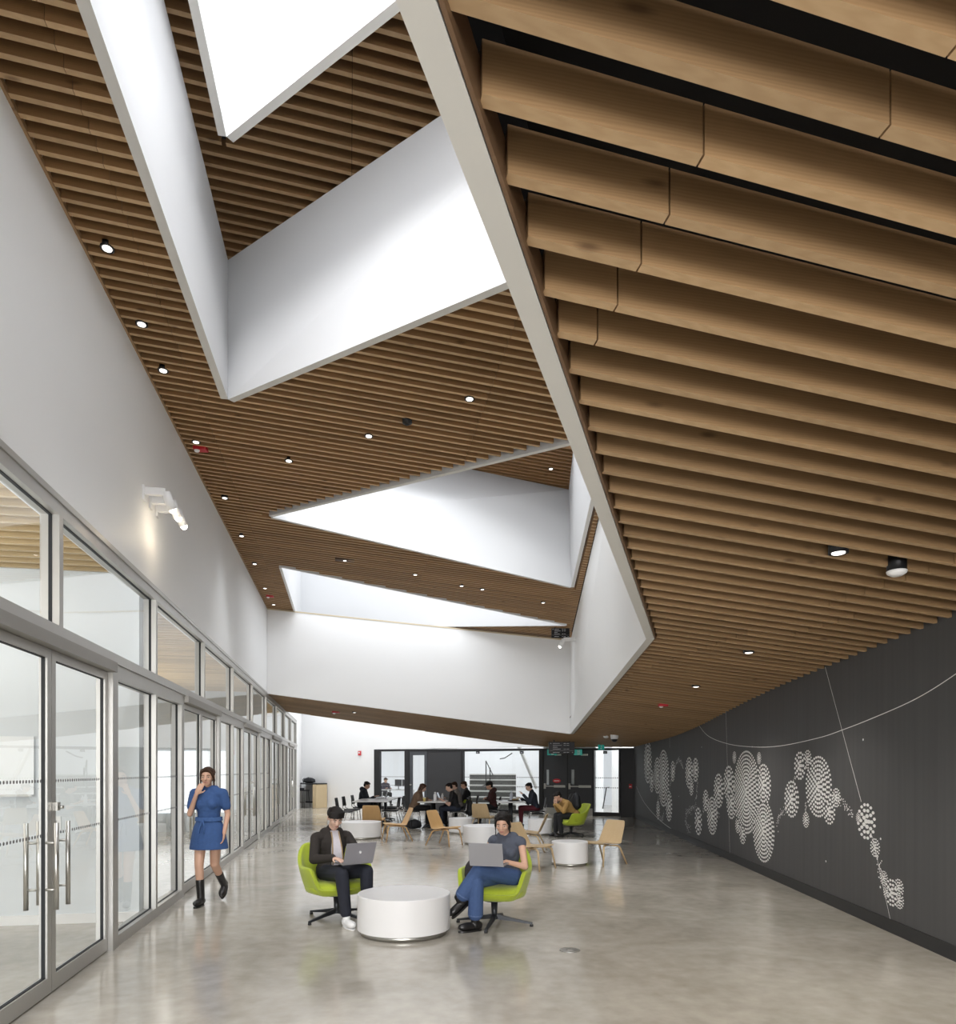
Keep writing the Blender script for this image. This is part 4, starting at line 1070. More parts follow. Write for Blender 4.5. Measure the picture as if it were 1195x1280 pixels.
def make_task(loc, d, label):
    t = empty('task_chair', (loc[0], loc[1], 0), dirz(*d)); mb = MB(); mb.box((0, 0.02, 0.45), (0.44, 0.42, 0.035)); mb.build('seat', M_bplast, t, bevel=0.014)
    mb = MB(); mb.smooth = True
    rings = [[(x, -0.2-0.06*(z-0.5)/0.35-0.03*(1-(x/0.21)**2)+o_, z) for x, o_ in ((-0.21, 0), (-0.1, 0), (0.1, 0), (0.21, 0), (0.21, 0.018), (0.1, 0.018), (-0.1, 0.018), (-0.21, 0.018))] for z in (0.56, 0.62, 0.72, 0.80, 0.83)]
    mb.loft(rings); mb.build('backrest', M_bplast, t)
    for sx in (-1, 1):
        mb = MB(); mb.tube([(sx*0.2, 0.02, 0.44), (sx*0.22, 0.2, 0.42), (sx*0.24, 0.24, 0.0)], 0.012, 8); mb.build('leg', M_chrome, t)
        mb = MB(); mb.tube([(sx*0.2, 0.0, 0.44), (sx*0.22, -0.18, 0.42), (sx*0.24, -0.28, 0.0)], 0.012, 8); mb.build('leg', M_chrome, t)
        mb = MB(); mb.tube([(sx*0.2, -0.1, 0.44), (sx*0.19, -0.22, 0.5), (sx*0.18, -0.235, 0.7)], 0.012, 8); mb.build('back_support', M_chrome, t)
    tag(t, label, 'chair', 'black task chairs')
for loc, d, lb in (((-3.72, 19.25), (1, 0.05), 'black task chair nearest at the left side of the left work table'), ((-3.72, 20.25), (1, 0.0), 'black task chair second at the left side of the left work table'),
    ((-3.66, 21.35), (1, 0), 'black task chair under the person in the navy hooded jacket'), ((-2.5, 19.75), (-1, 0.05), 'black task chair nearest at the right side of the left work table'), ((-2.5, 20.9), (-1, 0), 'black task chair second at the right side of the left work table'),
    ((-1.88, 19.5), (1, 0), 'black task chair under the fair haired person in a brown fur jacket'), ((-0.55, 19.25), (-1, 0), 'black task chair under the man in the black tee shirt'), ((-0.5, 20.35), (-1, -0.05), 'black task chair under the person in grey at the middle table'),
    ((-0.25, 21.25), (-1, 0.1), 'black task chair under the person in a black jacket with lime trim'), ((1.68, 19.45), (-1, 0), 'black task chair under the person in navy at the right table'), ((0.41, 20.2), (-1, 0.1), 'black task chair under the person in the cap')):
    make_task(loc, d, lb)
# counter with stool in the far left corner
def bwl(px, off): return bw_pt(px, -off)
ang = math.atan2(BWD.y, BWD.x)
c = bwl(388.8, 0.40); t = empty('counter', (c[0], c[1], 0), ang); w_ = (Vector(bwl(402.5, .4))-Vector(bwl(375.5, .4))).length
mb = MB(); mb.box((-0.0, 0, 1.03), (w_, 0.7, 0.05)); mb.build('counter_top', M_bplast, t, bevel=0.004)
M_endp = wood_mat('end_panel_wood', (0.55, 0.42, 0.24), (0.65, 0.52, 0.33), stretch=(5, 5, 0.8), attr=False, knots=False)
mb = MB(); mb.box((w_/2-0.11, 0, 0.502), (0.2, 0.7, 1.0)); mb.build('end_panel', M_endp, t, bevel=0.004)
mb = MB(); mb.box((-0.15, 0.33, 0.22), (w_-0.32, 0.03, 0.06)); mb.build('foot_rail', M_bplast, t)
mb = MB(); mb.box((-0.15, 0.34, 0.62), (w_-0.32, 0.015, 0.77)); mb.build('back_panel', mat('grey_panel', (0.42, 0.42, 0.43), 0.6), t)
tag(t, 'tall counter with black top and pale wood end panel in the far left corner', 'counter')
def R2(a, p): return (p[0]*math.cos(a)-p[1]*math.sin(a), p[0]*math.sin(a)+p[1]*math.cos(a))
q = R2(ang, (-0.12, -0.35)); t = empty('bar_stool', (c[0]+q[0], c[1]+q[1], 0), ang)
mb = MB(); mb.box((0, 0, 0.75), (0.4, 0.36, 0.035)); mb.build('seat', M_bplast, t, bevel=0.012)
mb = MB(); mb.box((0, -0.18, 0.81), (0.4, 0.02, 0.1)); mb.build('backrest', M_bplast, t, bevel=0.008)
for sx in (-1, 1):
    for sy in (-1, 1): mb = MB(); mb.tube([(sx*0.15, sy*0.13, 0.735), (sx*0.21, sy*0.19, 0.0)], 0.011, 8); mb.build('leg', M_bplast, t)
mb = MB(); mb.tube([(-0.19, -0.17, 0.25), (0.19, -0.17, 0.25)], 0.01, 8); mb.build('footrest', M_bplast, t)
tag(t, 'black bar stool at the counter in the far left corner', 'stool')

M_lap = mat('laptop_grey', (0.30, 0.29, 0.31), 0.35, 0.6); M_lapd = mat('laptop_dark', (0.03, 0.03, 0.035), 0.4); M_scr = mat('laptop_screen', (0.25, 0.30, 0.36), 0.2, emit=0.5)
M_lap2 = mat('laptop_silver', (0.40, 0.40, 0.43), 0.35, 0.6)
def laptop(loc, rz, label, w=0.33, d=0.225, openang=108, m=None, emblem=True, hgt=None):
    """user sits on the -Y side and looks toward +Y"""
    m = m or M_lap; t = empty('laptop', loc, rz); h = hgt or d
    mb = MB(); mb.box((0, 0, 0.009), (w, d, 0.016)); mb.build('base', m, t, bevel=0.005)
    mb = MB()
    for r_ in range(5):
        for k in range(12): mb.box((-w*0.42+k*w*0.84/11, d*0.28-r_*0.021, 0.0185), (w*0.062, 0.016, 0.003))
    mb.build('keyboard', M_lapd, t)
    mb = MB(); mb.box((0, -d*0.3, 0.0178), (w*0.3, d*0.28, 0.0015)); mb.build('touchpad', m, t)
    Mx = Matrix.Translation((0, d/2, 0.014)) @ Matrix.Rotation(R(-(openang-90)), 4, 'X')
    mb = MB(); mb.box((0, 0.005, h/2), (w, 0.008, h), M=Mx); lid = mb.build('lid', m, t, bevel=0.003)
    mb = MB(); mb.box((0, 0.0002, h/2), (w*0.94, 0.0012, h*0.9), M=Mx); mb.build('screen', M_scr, lid)
    if emblem:
        mb = MB(); mb.loft([[tuple(Mx @ Vector((0.017*math.cos(a*math.pi/8), y, h*0.55+0.017*math.sin(a*math.pi/8)))) for a in range(16)] for y in (0.0088, 0.0096)]); mb.build('emblem', mat('emblem_silver', (0.75, 0.75, 0.76), 0.25, 0.6), lid)
    tag(t, label, 'laptop'); return t
d_ = Vector((0.6, -0.8)); p = Vector((-1.53, 7.45))+d_*0.32+Vector((-0.8, -0.6))*(-0.03)
laptop((p.x, p.y, 0.628), dirz(0.6, -0.8), 'grey laptop with a round emblem on the seated man\'s lap', 0.34, 0.235, 112)
d_ = Vector((-0.27, -0.96)).normalized(); p = Vector((0.17, 7.15))+Vector((-0.083, -0.36))
laptop((0.115, 6.80, 0.665), dirz(-0.27, -0.96), 'silver grey laptop open on the knees of the woman in jeans', 0.34, 0.225, 104, M_lap2, False)
def bottle(loc, r, h, m, label, capm=None):
    t = empty('bottle', loc); mb = MB(); mb.lathe([(r*0.9, 0), (r, 0.01), (r, h*0.72), (r*0.55, h*0.82), (r*0.5, h*0.84)], 18); mb.build('flask', m, t); mb = MB(); mb.lathe([(r*0.6, h*0.84), (r*0.6, h), (r*0.5, h)], 16); mb.build('cap', capm or m, t); tag(t, label, 'bottle')
M_wb = mat('white_bottle', (0.80, 0.80, 0.82), 0.35)
TZ = 0.7405
bottle((-1.19, 19.1, TZ), 0.045, 0.26, M_wb, 'tall white bottle at the near edge of the crowded middle table')
bottle((0.95, 19.6, TZ), 0.045, 0.27, mat('pale_blue_bottle', (0.6, 0.64, 0.72), 0.3), 'tall pale bottle standing on the right work table')
bottle((-1.02, 19.75, TZ), 0.035, 0.2, M_wb, 'short white bottle behind the laptop on the middle table')
def cup(loc, m, label):
    t = empty('cup', loc); mb = MB(); mb.lathe([(0.03, 0), (0.042, 0.1), (0.038, 0.1), (0.027, 0.006)], 18); mb.build('cup_body', m, t); mb = MB(); mb.lathe([(0.044, 0.1), (0.044, 0.112), (0.03, 0.118), (0.005, 0.118)], 18); mb.build('lid', M_wb, t); tag(t, label, 'cup')
cup((-1.48, 19.0, TZ), mat('yellow_cup', (0.75, 0.6, 0.2), 0.5), 'small yellow cup near the left corner of the middle table')
cup((1.12, 19.45, TZ), mat('tan_cup', (0.6, 0.5, 0.35), 0.5), 'tan cup right of the pale bottle on the right table')
def bag(loc, s, rz, m, label, name='backpack'):
    t = empty(name, loc, rz); mb = MB(); mb.ball((0, 0, s[2]*0.5), (s[0]*0.5, s[1]*0.5, s[2]*0.5)); mb.ball((0, 0, s[2]*0.3), (s[0]*0.52, s[1]*0.55, s[2]*0.3)); mb.ball((0, s[1]*0.35, s[2]*0.3), (s[0]*0.38, s[1]*0.3, s[2]*0.22)); remesh(mb, 'bag_body', 0.012, m, t, 3)
    for q in (-1, 1):
        mb = MB(); mb.tube([(q*s[0]*0.25, -s[1]*0.42, s[2]*0.9), (q*s[0]*0.28, -s[1]*0.75, s[2]*0.6), (q*s[0]*0.3, -s[1]*0.5, s[2]*0.12)], 0.014, 6); mb.build('strap', M_bplast, t)
    mb = MB(); mb.tube([(-0.04, -s[1]*0.2, s[2]*0.97), (0, -s[1]*0.2, s[2]*1.06), (0.04, -s[1]*0.2, s[2]*0.97)], 0.008, 6); mb.build('grab_loop', M_bplast, t)
    tag(t, label, 'bag'); return t
M_bag = mat('black_bag', (0.012, 0.013, 0.016), 0.7); M_bagg = mat('green_bag', (0.05, 0.075, 0.05), 0.8)
bag((-0.23, 19.25, 0.32), (0.32, 0.2, 0.48), dirz(1, 0), M_bag, 'black backpack hung on the chair of the man in the black tee')
bag((-1.75, 18.85, 0.0), (0.42, 0.26, 0.26), 0.3, M_bag, 'black bag on the floor under the middle work table')
q = R2(ang, (-0.1, 0.0)); bag((c[0]+q[0], c[1]+q[1], 1.055), (0.62, 0.3, 0.24), ang, M_bag, 'black bag lying on the counter in the far left corner', 'bag')
q = R2(ang, (-0.65, 0.0)); laptop((c[0]+q[0], c[1]+q[1], 1.056), ang+math.pi, 'small pale laptop on the left end of the corner counter', 0.3, 0.2, 105, M_lap2, False)
laptop((-2.95, 21.2, TZ), dirz(1, 0), 'pale laptop in front of the person in the navy hooded jacket', 0.3, 0.2, 105, M_lap2, False)
laptop((-1.02, 20.25, TZ), dirz(-1, 0.1), 'lavender grey laptop at the far end of the middle table', 0.31, 0.21, 110, mat('laptop_lavender', (0.45, 0.40, 0.50), 0.4, 0.3), False)
t = empty('paper_stack', (-0.98, 19.35, TZ), 0.3); mb = MB(); mb.box((0, 0, 0.006), (0.3, 0.21, 0.012)); mb.build('sheets', mat('paper', (0.85, 0.83, 0.8), 0.7), t); mb = MB(); mb.box((0.02, 0.03, 0.0135), (0.28, 0.2, 0.003), 0.2); mb.build('top_sheet', mat('paper_pink', (0.8, 0.66, 0.62), 0.7), t)
tag(t, 'loose papers on the middle table before the man in the black tee', 'paper')
t = empty('food_tray', (1.0, 19.3, TZ), 0.2); mb = MB(); mb.box((0, 0, 0.012), (0.3, 0.2, 0.024)); mb.build('tray', M_bplast, t, bevel=0.006); mb = MB(); mb.ball((0.03, 0, 0.04), (0.09, 0.06, 0.025)); mb.build('food', mat('food_brown', (0.3, 0.2, 0.08), 0.7), t)
tag(t, 'dark food tray on the right work table beside the bottle', 'tray')
# ================================================================== people
M_skin = mat('skin', (0.60, 0.36, 0.255), 0.5, noise=0.05)
M_skin_l = mat('skin_light', (0.66, 0.43, 0.33), 0.5, noise=0.05)
M_skin_t = mat('skin_tan', (0.50, 0.285, 0.18), 0.5, noise=0.05)
M_hair = mat('black_hair', (0.010, 0.0075, 0.0065), 0.62, spec=0.25, noise=0.3, nscale=60)
M_hair_b = mat('brown_hair', (0.045, 0.022, 0.012), 0.62, spec=0.25, noise=0.3, nscale=60)
M_eyew = mat('eye_white', (0.5, 0.47, 0.45), 0.35); M_eyed = mat('eye_dark', (0.012, 0.008, 0.006), 0.2)
M_lips = mat('lips', (0.42, 0.16, 0.14), 0.45)
def cloth(name, c, **k): return mat(name, c, 0.85, noise=0.15, nscale=30, bump=0.25, bscale=60, **k)
M_denim = cloth('denim', (0.045, 0.085, 0.20))
def V(*a): return Vector(a)
def head_mat(yaw, pitch, roll=0): return (Matrix.Rotation(yaw, 3, 'Z') @ Matrix.Rotation(-pitch, 3, 'X') @ Matrix.Rotation(roll, 3, 'Y'))
def add_head(mb, H, hm):
    T = lambda x, y, z: H+hm @ V(x, y, z)
    mb.ball(T(0, -0.008, 0.022), (0.075, 0.093, 0.092), hm); mb.ball(T(0, 0.022, -0.035), (0.058, 0.066, 0.072), hm)
    mb.ball(T(0, 0.058, -0.082), (0.03, 0.026, 0.024), hm); mb.ball(T(0, 0.05, -0.02), (0.05, 0.042, 0.05), hm)
    mb.limb(T(0, 0.084, 0.014), T(0, 0.102, -0.022), 0.009, 0.014); mb.ball(T(0, 0.098, -0.026), (0.018, 0.012, 0.010), hm)
    for s in (-1, 1): mb.ball(T(s*0.076, -0.008, -0.004), (0.011, 0.02, 0.031), hm); mb.ball(T(s*0.036, 0.06, -0.022), (0.024, 0.022, 0.022), hm)
    mb.ball(T(0, 0.086, -0.058), (0.022, 0.011, 0.011), hm)
def face_parts(root, H, hm):
    T = lambda x, y, z: H+hm @ V(x, y, z)
    for s in (-1, 1):
        mb = MB(); mb.ball(T(s*0.031, 0.082, 0.004), (0.0135, 0.006, 0.0042), hm, 10, 7); e = mb.build('eye', M_eyew, root)
        mb = MB(); mb.ball(T(s*0.031, 0.086, 0.0035), (0.0062, 0.004, 0.0044), hm, 8, 6); mb.build('iris', M_eyed, e)
        mb = MB(); mb.tube([T(s*0.015, 0.09, 0.022), T(s*0.032, 0.091, 0.028), T(s*0.05, 0.08, 0.022)], [0.003, 0.0042, 0.0022], 6); mb.build('eyebrow', M_hair, root)
    mb = MB(); mb.tube([T(-0.021, 0.09, -0.057), T(0, 0.0985, -0.055), T(0.021, 0.09, -0.057)], [0.003, 0.0062, 0.003], 8); mb.build('mouth', M_lips, root)
def add_hand(mb, W, d, n, side, curl=0.5, s=1.0, spread=1.0):
    """W wrist, d finger direction, n palm normal (where fingers curl), side +1 right / -1 left"""
    d = Vector(d).normalized(); n = Vector(n); n = (n-d*n.dot(d)).normalized(); l = d.cross(n).normalized()*side
    rot = Matrix((l, d, -n)).transposed()
    mb.ball(W+d*0.045*s, (0.038*s, 0.052*s, 0.016*s), rot)
    for i, L in enumerate((0.058, 0.07, 0.076, 0.068)):
        off = (-0.0285+0.019*i)*s; b = W+d*0.085*s+l*off*-1*spread
        a1 = curl*0.6; a2 = curl*1.4
        d1 = (d*math.cos(a1)+n*math.sin(a1)); d2 = (d*math.cos(a2)+n*math.sin(a2))
        p1 = b+d1*L*0.55*s; p2 = p1+d2*L*0.5*s
        mb.limb(b-d*0.02*s, p1, 0.0095*s, 0.0088*s, 8); mb.limb(p1, p2, 0.0088*s, 0.0075*s, 8)
    tb = W+d*0.03*s-l*0.028*s; t1 = tb+(d*0.62-l*0.7+n*0.25).normalized()*0.04*s; t2 = t1+(d*0.85-l*0.3+n*0.35).normalized()*0.034*s
    mb.limb(tb, t1, 0.0125*s, 0.0105*s, 8); mb.limb(t1, t2, 0.0105*s, 0.0085*s, 8)
def torso(mb, P, N, SL, SR, g=0.0, female=False):
    """P pelvis centre, N neck base"""
    up = (N-P).normalized(); x = (SR-SL).normalized(); y = up.cross(x).normalized(); x = y.cross(up).normalized()
    rot = Matrix((x, y, up)).transposed(); L = (N-P).length; k = 0.92 if female else 1.0
    mb.ball(P+up*0.02, (0.165*k+g, 0.118+g, 0.12+g), rot); mb.ball(P+up*L*0.38, (0.128*k+g, 0.098+g, 0.15+g), rot)
    mb.ball(P+up*L*0.68, (0.155*k+g, 0.112+g, 0.16+g), rot); mb.ball(P+up*L*0.55, (0.142*k+g, 0.103+g, 0.15+g), rot)
    if female:
        for s in (-1, 1): mb.ball(P+up*L*0.64+x*s*0.062+y*0.072, (0.055+g, 0.045+g, 0.055+g), rot)
    mb.limb(SL.lerp(SR, 0.06), SR.lerp(SL, 0.06), 0.054+g*0.8, 0.054+g*0.8); mb.limb(SL.lerp(N, 0.6)+up*0.01, SR.lerp(N, 0.6)+up*0.01, 0.05+g, 0.05+g)
    return rot
def shoe(mb, A, toe, r=1.0, sole=0.03, high=0.0, hd=None):
    d = (toe-A); d.z = 0 if abs(d.z) < 0.06 else d.z; L = d.length; d = d.normalized()
    s = d.cross(V(0, 0, 1)).normalized(); u = s.cross(d).normalized(); rot = Matrix((s, d, u)).transposed()
    base = A-u*(0.045)
    mb.ball(base+d*(L-0.07), (0.045*r, 0.075*r, 0.038*r), rot); mb.ball(base+d*(L*0.45), (0.04*r, 0.11*r, 0.042*r), rot); mb.ball(base-d*0.035, (0.037*r, 0.045*r, 0.045*r), rot)
    mb.limb(base+d*0.0, A+u*0.03, 0.04*r, 0.038*r)
    return base, d, s, u, L, rot
def sole_mesh(base, d, s, u, L, th=0.022, r=1.0):
    mb = MB(); pts = []
    for a in range(24):
        t = 2*math.pi*a/24; yy = math.cos(t); xx = math.sin(t); w = 0.043*r*(1.0 if yy > 0 else 0.88)
        pts.append(base+d*((L-0.03)/2-0.02+yy*(L+0.075)/2)+s*(xx*w)*(1 if abs(yy) < .9 else .9)-u*0.036)
    mb.loft([[p-u*th for p in pts], [p for p in pts]]); return mb
def person(label, loc, rz, J, top, sleeve, pants, shoes, skin=None, hair=None, vox=0.006, hairstyle='short', female=False, yaw=0, pitch=0, roll=0, face=True, group=None, bare_legs=False, extra=None, curl=0.55, hand=None, top_name='jacket', ankle=1.0, collar=None, topvox=None, base_z=0.0, pant_g=0.014, top_g=0.014, flare=0.0, roots=None):
    skin = skin or M_skin; hair = hair or M_hair
    root = empty('person', (loc[0], loc[1], base_z), rz)
    j = {k: Vector(v) for k, v in J.items()}
    P, N, H = j['P'], j['N'], j['H']; hm = head_mat(yaw, pitch, roll)
    b = MB(); torso(b, P, N, j['SL'], j['SR'], -0.012, female)
    b.limb(N-V(0, 0, 0.02), H+hm @ V(0, -0.02, -0.06), 0.05 if not female else 0.044, 0.046 if not female else 0.04)
    add_head(b, H, hm)
    for s, q in (('R', 1), ('L', -1)):
        b.limb(j['S'+s], j['E'+s], 0.046 if not female else 0.040, 0.038 if not female else 0.034); b.limb(j['E'+s], j['W'+s], 0.038 if not female else 0.034, 0.026 if not female else 0.023)
        d = j.get('HD'+s, j['W'+s]-j['E'+s]); n = j.get('HN'+s, V(0, 0, -1))
        add_hand(b, j['W'+s], d, n, q, curl, 1.0 if not female else 0.92)
        b.limb(j['L'+s], j['K'+s], 0.078, 0.052); b.limb(j['K'+s], j['A'+s], 0.052, 0.036)
        mid_ = j['K'+s].lerp(j['A'+s], 0.3); b.limb(j['K'+s].lerp(j['A'+s], 0.12), mid_, 0.05, 0.05)
    body = remesh(b, 'body', vox, skin, root, 3)
    if face: face_parts(root, H, hm)
    # clothing on the upper body
    g = top_g; t = MB(); torso(t, P, N, j['SL'], j['SR'], g, female)
    for s in 'RL':
        S, E, W = j['S'+s], j['E'+s], j['W'+s]
        if sleeve == 'long': t.limb(S, E, 0.050+g*0.6, 0.045+g*0.6); t.limb(E, E.lerp(W, 0.94), 0.045+g*0.6, 0.034+g*0.6)
        elif sleeve == 'short': t.limb(S, S.lerp(E, 0.62), 0.056+g*0.5, 0.05+g*0.6)
        elif sleeve == 'cap': t.limb(S, S.lerp(E, 0.08), 0.048+g*0.4, 0.046+g*0.4)
    if collar: t.limb(N-V(0, 0.01, 0.02), N.lerp(H, 0.16)-V(0, 0.012, 0), 0.072, 0.062)
    if extra: extra(t, j)
    remesh(t, top_name, topvox or vox, top, root, 4)
    if pants:
        p = MB(); hipx = (j['LR']-j['LL']).normalized()
        p.ball(P, (0.178, 0.132, 0.115), Matrix((hipx, V(0, 0, 1).cross(hipx), V(0, 0, 1))).transposed())
        for s in 'RL':
            p.limb(P.lerp(j['L'+s], 0.6), j['L'+s], 0.098, 0.095); p.limb(j['L'+s], j['K'+s], 0.084+pant_g*0.5, 0.058+pant_g); p.limb(j['K'+s], j['K'+s].lerp(j['A'+s], 0.88*ankle), 0.058+pant_g, 0.044+pant_g+flare)
        remesh(p, 'trousers', vox, pants, root, 4)
    for s in 'RL':
        m = MB(); A, T = j['A'+s], j['T'+s]; base, d, sd, u, L, rot = shoe(m, A, T)
        if shoes[1] > 0: m.limb(A, A.lerp(j['K'+s], shoes[1]), 0.044, 0.05)
        o = remesh(m, 'shoe' if shoes[1] < 0.2 else 'boot', min(vox, 0.007), shoes[0], root, 3)
        sole_mesh(base, d, sd, u, L, 0.018).build('sole', shoes[2] if len(shoes) > 2 else shoes[0], o)
    T = lambda x, y, z: H+hm @ V(x, y, z)
    h = MB(); rh = random.Random(len(label))
    h.ball(T(0, -0.024, 0.036), (0.080, 0.088, 0.084), hm); h.ball(T(0, -0.05, 0.0), (0.073, 0.058, 0.075), hm); h.ball(T(0, 0.0, 0.066), (0.068, 0.076, 0.05), hm)
    for a in range(26):                                    # locks that break up the crown
        th = 2*math.pi*a/26+rh.uniform(-.1, .1); el = rh.uniform(-0.2, 0.5)
        if abs(math.atan2(math.sin(th-math.pi/2), math.cos(th-math.pi/2))) < 0.95 : continue
        c0 = T(0.074*math.cos(th)*math.cos(el), -0.02+0.084*math.sin(th)*math.cos(el), 0.045+0.078*math.sin(el)); c1 = T(0.083*math.cos(th+.2), -0.02+0.09*math.sin(th+.2)*math.cos(el*.6), 0.03+0.05*math.sin(el))
        h.limb(c0, c1, 0.016, 0.009, 7)
    if hairstyle == 'fringe':
        h.ball(T(0, -0.005, 0.058), (0.088, 0.096, 0.062), hm)
        for a in range(-4, 5):
            h.limb(T(a*0.016, 0.062-0.004*abs(a), 0.082), T(a*0.0185+0.006, 0.094-0.0018*a*a, 0.044+0.004*(a % 2)-0.002*abs(a)), 0.019, 0.008, 8)
        for s in (-1, 1): h.limb(T(s*0.074, 0.005, 0.06), T(s*0.078, 0.014, 0.012), 0.015, 0.007, 8)
    if hairstyle in ('tied', 'long', 'bun'):
        for s in (-1, 1):
            h.limb(T(s*0.008, 0.066, 0.094), T(s*0.052, 0.064, 0.062), 0.014, 0.012, 8); h.limb(T(s*0.052, 0.064, 0.062), T(s*0.076, 0.022, -0.02), 0.012, 0.010, 8); h.limb(T(s*0.074, 0.02, 0.02), T(s*0.074, -0.02, -0.05), 0.012, 0.012, 8)
        if hairstyle == 'long':
            for s in (-1, 1): h.limb(T(s*0.07, -0.01, 0.0), T(s*0.075, 0.0, -0.16), 0.03, 0.02); h.limb(T(s*0.03, -0.07, 0.0), T(s*0.04, -0.08, -0.2), 0.04, 0.025)
        if hairstyle == 'tied':
            h.limb(T(0, -0.085, 0.0), T(0, -0.1, -0.11), 0.034, 0.016); h.limb(T(0.072, 0.035, -0.01), T(0.07, 0.05, -0.12), 0.008, 0.006, 6); h.limb(T(-0.074, 0.02, -0.01), T(-0.07, 0.01, -0.10), 0.012, 0.008, 6)
        if hairstyle == 'bun': h.ball(T(0, -0.10, 0.03), 0.042)
    if hairstyle == 'short':
        for a in range(-3, 4): h.limb(T(a*0.02, 0.05, 0.088), T(a*0.021, 0.074, 0.07), 0.016, 0.010, 8)
    remesh(h, 'hair', min(vox, 0.007), hair, root, 2)
    tag(root, label, 'person', group)
    return root, j, hm
def seated(lean=0.0, slouch=0.0, sz=0.45, hands=((0.15, 0.42, 0.76), (-0.15, 0.42, 0.76)), elbows=None, feet=((0.12, 0.40), (-0.12, 0.42)), knees=0.42, headf=0.06, spine=0.47, kz=None):
    P = V(0, 0, sz+0.085); up = V(0, math.sin(lean), math.cos(lean)); N = P+up*spine
    H = N+V(0, headf+math.sin(lean)*0.08, 0.155-0.05*math.sin(lean))
    J = {'P': P, 'N': N, 'H': H}
    for s, q, hd, ft in (('R', 1, hands[0], feet[0]), ('L', -1, hands[1], feet[1])):
        S = N+V(q*0.175, 0, 0)-up*0.05; J['S'+s] = S; W = Vector(hd); J['W'+s] = W
        if elbows: E = Vector(elbows[0 if q == 1 else 1])
        else:
            m = (S+W)/2; dd = (W-S).length; h = math.sqrt(max(0.0004, 0.28**2-(dd/2)**2)); E = m+V(q*0.25, -0.25, -0.94).normalized()*h
        J['E'+s] = E; J['L'+s] = P+V(q*0.09, 0.02, -0.005); J['K'+s] = V(q*0.11, knees, kz or sz+0.09); J['A'+s] = V(ft[0], ft[1], 0.085); J['T'+s] = V(ft[0]*1.15, ft[1]+0.17, 0.085)
    return J
M_jacket = cloth('dark_brown_jacket', (0.022, 0.017, 0.014)); M_navy = cloth('dark_navy_trousers', (0.012, 0.014, 0.024)); M_sneak = mat('white_sneaker', (0.78, 0.78, 0.78), 0.5)
M_boot = mat('black_boot', (0.012, 0.011, 0.011), 0.35); M_slate = cloth('slate_top', (0.075, 0.085, 0.115)); M_blue = cloth('blue_dress', (0.035, 0.085, 0.23))
# ---- man with laptop
J = {'P': (0, -0.13, 0.50), 'N': (0, -0.13, 0.93), 'H': (0, -0.035, 1.085), 'SR': (0.185, -0.13, 0.87), 'SL': (-0.185, -0.13, 0.87), 'ER': (0.27, 0.02, 0.66), 'EL': (-0.26, 0.03, 0.66), 'WR': (0.14, 0.215, 0.685), 'WL': (-0.13, 0.225, 0.69),
     'HDR': (-0.35, 0.9, -0.1), 'HDL': (0.35, 0.9, -0.1), 'LR': (0.09, -0.10, 0.49), 'LL': (-0.09, -0.10, 0.49), 'KR': (0.12, 0.37, 0.535), 'KL': (-0.17, 0.36, 0.535), 'AR': (0.10, 0.44, 0.09), 'AL': (-0.16, 0.40, 0.09), 'TR': (0.11, 0.63, 0.09), 'TL': (-0.18, 0.58, 0.09)}
r_, j, hm = person('person in a dark bomber jacket working on a laptop in a lime chair', (-1.53, 7.45), dirz(0.6, -0.8), J, M_jacket, 'long', M_navy, (M_sneak, 0.0, M_sneak), M_skin_l, M_hair, 0.006, 'fringe', yaw=R(-8), pitch=R(28), collar=True, top_name='jacket')
mb = MB(); N = j['N']                                     # pale shirt front and zip edges of the open jacket
mb.loft([[V(x*w, y, z) for x in (-1, -0.5, 0, 0.5, 1)]+[V(x*w, y-0.03, z) for x in (1, 0.5, 0, -0.5, -1)] for z, w, y in ((0.58, 0.055, 0.025), (0.66, 0.06, 0.022), (0.76, 0.056, 0.012), (0.86, 0.048, -0.016), (0.945, 0.042, -0.05))])
mb.build('shirt', cloth('pale_shirt', (0.62, 0.58, 0.62)), r_)
for q in (-1, 1):
    mb = MB(); mb.tube([(q*0.055, 0.03, 0.585), (q*0.06, 0.025, 0.66), (q*0.054, 0.015, 0.76), (q*0.045, -0.012, 0.86), (q*0.042, -0.045, 0.935)], 0.0075, 6); mb.build('zip_edge', mat('zip_tan', (0.35, 0.24, 0.13), 0.5), r_)
# ---- woman with laptop
J = {'P': (-0.07, -0.13, 0.49), 'N': (-0.10, -0.10, 0.915), 'H': (-0.095, -0.01, 1.055), 'SR': (0.06, -0.075, 0.865), 'SL': (-0.255, -0.12, 0.86), 'ER': (0.19, 0.02, 0.64), 'EL': (-0.355, -0.02, 0.625), 'WR': (0.06, 0.20, 0.70), 'WL': (-0.235, 0.155, 0.685),
     'HDR': (-0.3, 0.9, 0), 'HDL': (0.45, 0.85, 0.05), 'LR': (0.02, -0.10, 0.48), 'LL': (-0.16, -0.10, 0.49), 'KR': (-0.02, 0.36, 0.50), 'KL': (-0.03, 0.35, 0.60), 'AR': (0.0, 0.36, 0.10), 'AL': (0.13, 0.44, 0.315), 'TR': (0.09, 0.52, 0.10), 'TL': (0.215, 0.55, 0.20)}
r2, j2, hm2 = person('person in a slate top and blue jeans, legs crossed under a laptop', (0.17, 7.15), dirz(-0.55, -0.83), J, M_slate, 'cap', M_denim, (M_boot, 0.3, M_boot), M_skin, M_hair, 0.006, 'tied', True, yaw=R(22), pitch=R(20), top_name='top', flare=0.02, ankle=0.92, top_g=0.010)
